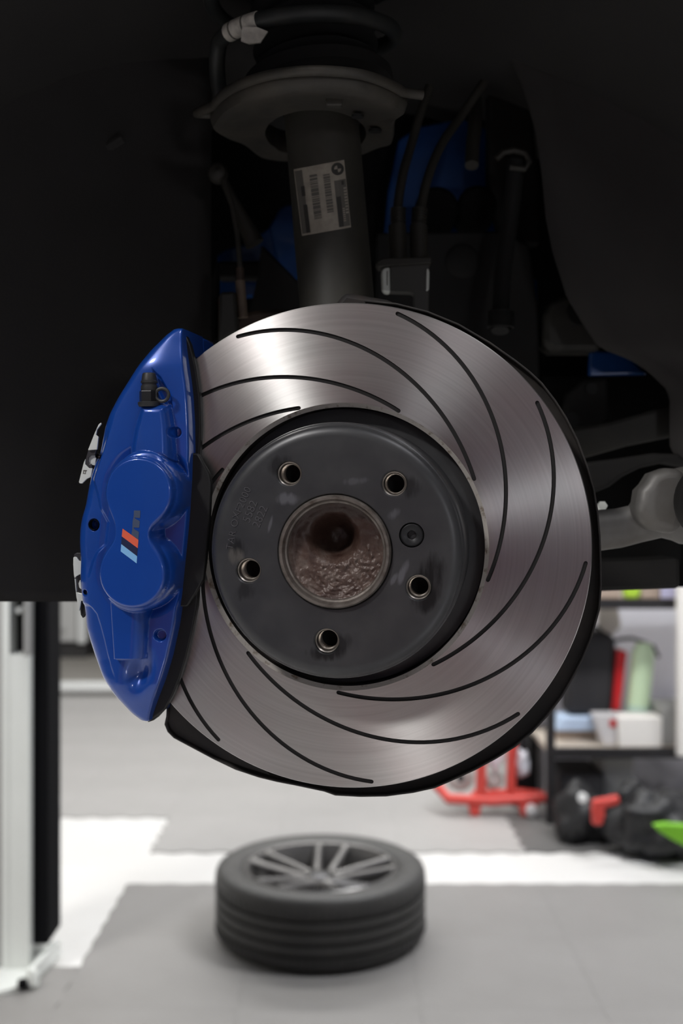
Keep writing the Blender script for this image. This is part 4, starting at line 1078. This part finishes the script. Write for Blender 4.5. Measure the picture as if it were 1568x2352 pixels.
tag(build('hose_stub', MB().tube([G(118, 2208) + [0, 0, .03], G(124, 2205) + [0, 0, .05]], .009, n=12), M['mint2'], None), 'small pale green fitting beside the lift column foot', 'fitting')

# ------------------------------------------------------------------ far left background
cb = thing('wall_cabinet', 'white metal cabinet far behind the lift column', 'cabinet', (-2.45, 9.7, FLOOR))
Yk = 9.6
build('cabinet_body', MB().box((xa(100, Yk), Yk, za(1474, Yk)), (xa(176, Yk), Yk + .5, .9)), M['cabw'], cb, bevel=.01)
build('cabinet_edge', MB().box((xa(178, Yk), Yk - .02, za(1478, Yk)), (xa(196, Yk), Yk + .5, .9)), M['rail'], cb, bevel=.01)
build('cabinet_handle', MB().box((xa(142, Yk), Yk - .03, za(1453, Yk)), (xa(149, Yk), Yk, za(1440, Yk))), M['liftgrey'], cb)
build('plinth', MB().box((xa(60, Yk), Yk + .05, FLOOR), (xa(196, Yk), Yk + .5, za(1474, Yk))), M['darkcab'], cb)
dc_ = thing('dark_cabinet', 'low black cabinet standing right of the white one', 'cabinet', (-1.2, 9.9, FLOOR))
build('cabinet_body', MB().box((xa(210, 9.7), 9.72, FLOOR + .05), (xa(760, 9.7), 10.3, -.2)), M['darkcab'], dc_, bevel=.01)
build('plinth', MB().box((xa(212, 9.8), 9.8, FLOOR), (xa(760, 9.8), 10.2, FLOOR + .05)), M['darkcab'], dc_)
kr = thing('floor_rail', 'pale low steel rail crossing the floor behind the caliper', 'rail', (-1.3, 7.66, FLOOR))
build('rail_beam', MB().box((-2.6, 7.62, FLOOR + .045), (.2, 7.74, FLOOR + .10)), M['rail'], kr, bevel=.008)
for x in (-2.4, -1.2, 0.0): build('rail_foot', MB().box((x, 7.65, FLOOR), (x + .08, 7.71, FLOOR + .046)), M['darkcab'], kr)
tag(build('post_crossbar', MB().box((xa(70, 3.6), 3.55, za(1482, 3.6)), (xa(118, 3.6), 3.62, za(1464, 3.6))), M['liftgrey'], None), 'short grey steel bar beside the lift column slot', 'bar')

# ------------------------------------------------------------------ wheel lying on the floor
WX, WY = (736 - 784) / F * 3.34, 3.34
wl = thing('spare_wheel', 'low-profile tyre on a dark double-spoke alloy rim lying flat on the floor', 'wheel', (WX, WY, FLOOR + .008))
ZT = .216; RT = .321
pr = [(.236, .0), (.262, -.0), (.295, .004), (.310, .014), (.318, .028)]
gz = [.055, .088, .122, .155]
for g in gz: pr += [(RT, g - .0075), (RT - .010, g - .006), (RT - .010, g + .006), (RT, g + .0075)]
pr += [(RT - .001, ZT - .020), (.315, ZT - .008), (.303, ZT - .001), (.28, ZT + .002), (.252, ZT - .003), (.238, ZT - .010), (.232, ZT - .02), (.232, .02)]
b = MB().lathe([(r, z + .008 + FLOOR) for r, z in pr], (WX, WY, 0), n=120, closed=True)
build('tyre', b, M['tyre'], wl, smooth=40)
ks = MB()
for i in range(90):
    a = 2 * math.pi * i / 90; r0 = RT + .0005
    for (z0, z1) in ((.160, .182), (.028, .050)):
        d = np.array([math.cos(a), math.sin(a), 0]); e = np.array([-math.sin(a), math.cos(a), 0]); c0 = np.array([WX, WY, FLOOR + .008])
        q = [c0 + d * (r0 - .002) + e * s_ * .0015 + np.array([0, 0, z]) for s_, z in ((-1, z0), (1, z0), (1, z1), (-1, z1))]
        ks.prism(q, d * .0024)
tag(build('tread_sipes', ks, M['boot'], wl, smooth=None), kind='stuff')
b = MB().lathe([(r, z + FLOOR + .008) for r, z in [(.238, ZT - .012), (.232, ZT - .006), (.224, ZT - .008), (.218, ZT - .022), (.208, ZT - .05), (.200, ZT - .09), (.198, .02), (.232, .01)]], (WX, WY, 0), n=100)
build('rim_barrel', b, M['rim'], wl, smooth=40)
c0 = np.array([WX, WY, FLOOR + .008])
for k in range(5):
    ac = math.radians(81 + 72 * k)
    for s_ in (-1, 1):
        ai = ac + s_ * .20; ao = ac + s_ * .20
        d = lambda r, a, z: c0 + np.array([r * math.cos(a), r * math.sin(a), z])
        pts = [d(.052, ac + s_ * .42, ZT - .052), d(.12, ac + s_ * .26, ZT - .036), d(.18, ac + s_ * .22, ZT - .026), d(.226, ac + s_ * .20, ZT - .018)]
        sp_ = MB().tube(pts, [.016, .0135, .013, .015], n=10, flat=1.0)
        build('spoke', sp_, M['rim_bright'] if (k == 3 and s_ == 1) else M['rim'], wl, smooth=45)  # one spoke in bright metal to paint its highlight
build('hub_centre', MB().lathe([(r, z) for r, z in [(.070, -.075), (.068, -.050), (.055, -.042), (.036, -.040), (.034, -.046), (.0001, -.046)]], c0 + [0, 0, ZT], n=48), M['rim'], wl, smooth=40)
build('centre_cap', MB().lathe([(.030, -.045), (.028, -.038), (.0001, -.036)], c0 + [0, 0, ZT], n=32), M['rim_bright'], wl, smooth=40)
for k in range(5):
    a = math.radians(45 + 72 * k)
    build('lug_hole', MB().lathe([(.009, -.039), (.0001, -.0385)], c0 + [.050 * math.cos(a), .050 * math.sin(a), ZT - .001], n=14), M['boot'], wl)

# ------------------------------------------------------------------ shelf unit, right
Ys = 4.5
sh_ = thing('shelf_unit', 'black steel shelf unit against the white wall at the right', 'shelf', ((1265 - 784) / F * Ys, Ys, FLOOR))
def X(px, Y=Ys): return (px - 784) / F * Y
def Z(py, Y=Ys): return -(py - 1176) / F * Y
XE = X(1760)
for (x, y) in ((X(1256), Ys), (X(1256), Ys + .42), (XE, Ys), (XE, Ys + .42)):
    build('upright', MB().box((x, y, FLOOR), (x + .034, y + .034, .7)), M['shelfm'], sh_)
for (zr, nm) in ((Z(1735), 1), (Z(1392), 1)):
    build('shelf_beam', MB().box((X(1256), Ys - .004, zr - .012), (XE, Ys + .02, zr + .03)), M['shelfm'], sh_)
    build('shelf_board', MB().box((X(1258), Ys + .02, zr + .006), (XE, Ys + .45, zr + .026)), M['board'], sh_)
    build('shelf_beam', MB().box((X(1256), Ys + .45, zr - .012), (XE, Ys + .47, zr + .028)), M['shelfm'], sh_)
z1 = Z(1735) + .0265; z2 = Z(1392) + .0265
def item(name, label, cat, x0, x1, y0, y1, z, h, m, bev=.006, group=None, tilt=0):
    b = MB().box((x0, y0, z), (x1, y1, z + h)); o = tag(build(name, b, M[m], None, smooth=None, bevel=bev), label, cat, group)
    if tilt: o.rotation_euler = (0, tilt, 0)
    return o
# lower shelf
o = thing('tool_case', 'black case with a deep red side standing on the blue package on the shelf', 'case', (X(1370, 4.78), 4.78, z1 + .102))
Yt = 4.70; z1c = z1 + .102
build('case_body', MB().prism([(X(a, Yt), Yt, z_) for a, z_ in [(1302, z1c), (1404, z1c), (1416, z1c + .33), (1395, z1c + .355), (1325, z1c + .36), (1308, z1c + .32)]], (0, .16, 0)), M['case'], o, bevel=.02)
build('case_side', MB().prism([(X(a, Yt), Yt - .005, z_) for a, z_ in [(1404, z1c + .02), (1424, z1c + .02), (1440, z1c + .275), (1418, z1c + .28)]], (0, .14, 0)), M['redd'], o, bevel=.006)
build('case_handle', MB().tube([(X(1335, Yt), Yt + .05, z1c + .355), (X(1343, Yt), Yt + .05, z1c + .375), (X(1380, Yt), Yt + .05, z1c + .375), (X(1388, Yt), Yt + .05, z1c + .35)], .007, n=8), M['case'], o)
o = thing('spray_bottle', 'pale green bottle standing behind the white box on the shelf', 'bottle', (X(1462, 4.72), 4.72, z1))
q0 = np.array([X(1456, 4.72), 4.72, z1]); q1 = np.array([X(1478, 4.72), 4.72, z1 + .40])
dv = q1 - q0
build('bottle_base', MB().tube([q0, q0 + dv * .36], .052, n=24), M['mint2'], o, bevel=.004)
build('bottle_body', MB().tube([q0 + dv * .36, q0 + dv * .9, q0 + dv * .98], [.050, .049, .040], n=24), M['mint'], o)
build('bottle_cap', MB().tube([q0 + dv * .97, q0 + dv * 1.03], .034, n=24), M['mint'], o)
o = thing('carton', 'small white carton at the front of the lower shelf', 'box', (X(1475), 4.55, z1))
build('carton_body', MB().box((X(1425), Ys + .03, z1), (X(1525), Ys + .15, z1 + .125)), M['card'], o, bevel=.004)
0 and build('carton_label', MB().box((X(1452), Ys + .028, z1 + .045), (X(1500), Ys + .03, z1 + .085)), M['paper'], o)
o = thing('clear_tub', 'cloudy clear plastic tub left of the white carton', 'tub', (X(1395), 4.6, z1))
build('tub_body', MB().prism([(X(a), Ys + .06, z_) for a, z_ in [(1392, z1), (1424, z1), (1428, z1 + .13), (1372, z1 + .13)]], (0, .09, 0)), M['clear'], o, bevel=.006)
build('tub_mark', MB().box((X(1408), Ys + .055, z1 + .08), (X(1422), Ys + .06, z1 + .11)), M['redd'], o)
o = thing('tube_package', 'pale blue and white flat package on a brown block for the shaded board', 'package', (X(1320, 4.75), 4.75, z1))
build('package_body', MB().prism([(X(a, 4.66), 4.66, z_) for a, z_ in [(1275, z1 + .042), (1386, z1 + .042), (1386, z1 + .10), (1290, z1 + .10)]], (0, .14, 0)), M['sky'], o, bevel=.006)
build('shaded_board_block', MB().box((X(1278, 4.7), 4.68, z1), (X(1380, 4.7), 4.80, z1 + .041)), M['cardb'], o, bevel=.004)  # brown block painting the shaded board below the package
item('grey_bin', 'light grey bin at the right end of the lower shelf', 'bin', X(1528), X(1600), Ys + .06, Ys + .30, z1, .16, 'cardg', .01)
item('black_crate', 'low black crate on the shelf in front of the tool case', 'crate', X(1240, 4.66), X(1330, 4.66), 4.64, 4.69, z1 + .0, .0001 + .16, 'case', .008) if False else None
item('white_packet', 'white packet under the upper shelf left of the wall', 'packet', X(1378, 4.9), X(1424, 4.9), 4.80, 4.92, z1 + .50, .12, 'card', .008) if False else None
# hanging under the upper board
o = tag(build('hanging_packet', MB().prism([(X(a, 4.88), 4.88, Z(b_, 4.88)) for a, b_ in [(1375, 1397), (1420, 1397), (1428, 1440), (1405, 1462), (1372, 1452)]], (0, .05, 0)), M['card'], None, bevel=.01), 'white packet hanging under the upper shelf', 'packet')
o = tag(build('black_cable_bundle', MB().tube([(X(a, 4.85), 4.85, Z(b_, 4.85)) for a, b_ in [(1400, 1476), (1425, 1468), (1450, 1466), (1475, 1474), (1500, 1484), (1512, 1510)]], .008, n=10), M['case'], None, smooth=60), 'dark cable bundle lying above the green bottle by the wall', 'cable')
# upper shelf
item('striped_box', 'salmon and cream box at the left of the upper shelf', 'box', X(1330), X(1435), Ys + .06, Ys + .25, z2, .12, 'cardb')
item('lime_can', 'lime green can on the upper shelf', 'can', X(1440), X(1478), Ys + .04, Ys + .11, z2, .10, 'green', .02)
item('brown_box', 'brown box on the upper shelf right of the lime can', 'box', X(1480), X(1526), Ys + .06, Ys + .25, z2, .12, 'cardb')
item('lilac_box', 'pale lilac box at the right of the upper shelf', 'box', X(1528), X(1600), Ys + .06, Ys + .25, z2, .14, 'lilac')
# white board at the right edge
tag(build('white_board', MB().box((X(1558, 4.4), 4.40, Z(1738, 4.4)), (X(1700, 4.4), 4.44, .6)), M['card'], None, bevel=.003), 'tall white board fixed in front of the shelf at the right edge', 'board')
# left of the shelf upright
o = thing('orange_bottle', 'white bottle with orange label left of the shelf upright', 'bottle', (X(1245, 4.9), 4.9, FLOOR))
build('bottle_body', MB().lathe([(.0001, 0), (.035, 0), (.035, .62), (.02, .66), (.015, .70)], (X(1232, 5.0), 5.0, FLOOR), n=20), M['clear'], o)
build('bottle_band', MB().lathe([(.0355, .50), (.0355, .58)], (X(1232, 5.0), 5.0, FLOOR), n=20), M['red'], o)
item('storage_box', 'dark grey storage box under the lower shelf', 'box', X(1290), X(1395), Ys + .05, Ys + .35, FLOOR, .20, 'case', .01)
item('grey_box', 'lighter grey box under the lower shelf beside the dark one', 'box', X(1398), X(1470), Ys + .10, Ys + .35, FLOOR, .26, 'cardg', .01)

def blob(name, label, cat, c, r, m, seed, amp=.18, squash=.7, n=40, floor_z=FLOOR):
    def fn(s, t):
        a = 2 * math.pi * s; e = math.pi * (t - .5); d = np.array([math.cos(a) * math.cos(e), math.sin(a) * math.cos(e), math.sin(e)])
        k = 1 + amp * mnoise.noise(Vector(d * 1.7) + Vector((seed, 0, 0))) * 2 + amp * .7 * mnoise.noise(Vector(d * 4.5) + Vector((seed, 5, 0)))
        p = np.array(c) + d * k * np.array([r[0], r[1], r[2]]); p[2] = max(p[2], floor_z + .002); return p
    return tag(build(name, MB().grid(fn, n, n // 2), M[m], None, smooth=60), label, cat)
blob('bin_bag', 'black bag lying nearest the shelf foot', 'bag', (X(1335, 4.30), 4.30, FLOOR + .10), (.115, .11, .12), 'bag', 1.3)
blob('bin_bag', 'large black bag at the right edge in front of the shelf', 'bag', (X(1510, 4.12), 4.12, FLOOR + .11), (.17, .13, .135), 'bag', 7.7)
blob('bin_bag', 'black bag behind the other two, under the shelf', 'bag', (X(1445, 4.36), 4.36, FLOOR + .09), (.10, .07, .12), 'bag', 3.1)
cp = thing('red_clamp', 'red angular clamp lying on the black bags', 'clamp', P(1390, 1870, 4.0))
build('clamp_bar', pxp([(1362, 1842), (1422, 1830), (1424, 1846), (1392, 1856), (1364, 1862)], 4.0, .04), M['red'], cp, bevel=.006)
build('clamp_leg', pxp([(1360, 1856), (1388, 1854), (1390, 1872), (1384, 1896), (1362, 1896), (1362, 1876)], 4.0, .04), M['red'], cp, bevel=.006)
tag(build('silver_cap', MB().lathe([(.0001, .008), (.016, .006), (.02, 0)], P(1338, 1833, 4.12), (0, -1, .4), n=20), M['rail'], None), 'small silver cap on the black bag nearest the shelf foot', 'cap')
tag(build('green_strap', pxp([(1500, 1896), (1530, 1892), (1580, 1896), (1640, 1905), (1640, 1960), (1580, 1948), (1545, 1930), (1515, 1912)], 3.9, .03), M['green2'], None, bevel=.006), 'bright green strap lying across the large black bag', 'strap')
tag(build('floor_mat', MB().box((.36, 4.30, FLOOR + .008), (.90, 4.60, FLOOR + .014)), M['case'], None), 'thin dark rubber mat under the red dolly', 'mat') if False else None
blob('white_bag', 'white plastic bag leaning on the wall under the shelf end', 'bag', (X(1545, 5.03), 5.03, FLOOR + .24), (.20, .04, .20), 'bagw', 5.5)

# red wheeled dolly
dl = thing('steel_dolly', 'red steel dolly on castors standing left of the shelf', 'dolly', G(1130, 1885))
Yd = 4.62
def dx(px): return (px - 784) / F * Yd
def dz_(py): return -(py - 1176) / F * Yd
build('base_beam', MB().tube([(dx(1005), Yd + .10, dz_(1815)), (dx(1030), Yd + .01, dz_(1836)), (dx(1130), Yd, dz_(1840)), (dx(1252), Yd, dz_(1832))], .022, n=10), M['red'], dl, smooth=50)
build('base_plate', MB().prism([(dx(1085), Yd, dz_(1842)), (dx(1250), Yd, dz_(1842)), (dx(1250), Yd, dz_(1822)), (dx(1190), Yd, dz_(1816)), (dx(1085), Yd, dz_(1822))], (0, .05, 0)), M['red'], dl, bevel=.004)
build('post', MB().prism([(dx(1094), Yd, dz_(1825)), (dx(1118), Yd, dz_(1825)), (dx(1116), Yd, dz_(1700)), (dx(1096), Yd, dz_(1700))], (0, .05, 0)), M['red'], dl, bevel=.004)
build('post', MB().prism([(dx(1164), Yd, dz_(1822)), (dx(1184), Yd, dz_(1822)), (dx(1188), Yd, dz_(1690)), (dx(1168), Yd, dz_(1690))], (0, .05, 0)), M['red'], dl, bevel=.004)
build('post_foot', MB().prism([(dx(1075), Yd - .01, dz_(1850)), (dx(1105), Yd - .01, dz_(1850)), (dx(1100), Yd - .01, FLOOR + .01), (dx(1080), Yd - .01, FLOOR + .01)], (0, .04, 0)), M['red'], dl, bevel=.004)
build('castor_fork', MB().prism([(dx(1190), Yd - .02, dz_(1845)), (dx(1235), Yd - .02, dz_(1840)), (dx(1230), Yd - .02, FLOOR + .012), (dx(1195), Yd - .02, FLOOR + .012)], (0, .05, 0)), M['red'], dl, bevel=.006)
build('castor_wheel', MB().lathe([(.0001, .01), (.016, .01), (.026, .004), (.026, -.02), (.0001, -.02)], (dx(1218), Yd - .03, FLOOR + .040), (0, -1, 0), n=28), M['clear'], dl)
gpz = thing('metal_part', 'round grey machine part on the red dolly base', 'part', (dx(1062), Yd + .1, dz_(1820)))
build('part_body', MB().lathe([(.0001, .03), (.03, .03), (.05, .02), (.056, 0), (.056, -.05), (.0001, -.05)], (dx(1062), Yd + .10, dz_(1800)), (0, -1, .2), n=32), M['cardg'], gpz)
build('part_bore', MB().lathe([(.0001, .031), (.018, .031)], (dx(1062), Yd + .10, dz_(1800)), (0, -1, .2), n=20), M['boot'], gpz)
gp2 = tag(build('metal_part', MB().lathe([(.0001, .03), (.03, .03), (.04, .01), (.04, -.04)], (dx(1140), Yd + .09, dz_(1802)), (0, -1, .3), n=28), M['cardg'], None), 'smaller grey part between the two dolly posts', 'part')
blob('white_bag', 'crumpled white bag hooked between the posts of the red dolly', 'bag', (dx(1140), Yd + .07, dz_(1735)), (.035, .03, .075), 'bagw', 2.2, floor_z=-2)
blob('white_bag', 'small white bag right of the dolly posts', 'bag', (dx(1205), Yd + .05, dz_(1760)), (.028, .03, .06), 'bagw', 9.2, floor_z=-2)
blob('dark_sack', 'dark grey sack behind the red dolly', 'bag', (dx(1208), Yd + .19, FLOOR + .20), (.05, .07, .22), 'case', 6.2)

# ------------------------------------------------------------------ unseen boxes added on the camera's side to tint the disc's reflections
item('reflection_box', 'red box before the near wall, added to tint the disc reflections', 'cabinet', -1.0, -0.25, -2.7, -2.2, FLOOR, 1.35, 'red_reflect')
item('reflection_box', 'blue box left of the red one, added to tint the disc reflections', 'cabinet', -2.6, -1.9, -2.7, -2.2, FLOOR, 1.3, 'blue_reflect')

for o in bpy.data.objects:
    if '_loc' in o: del o['_loc']
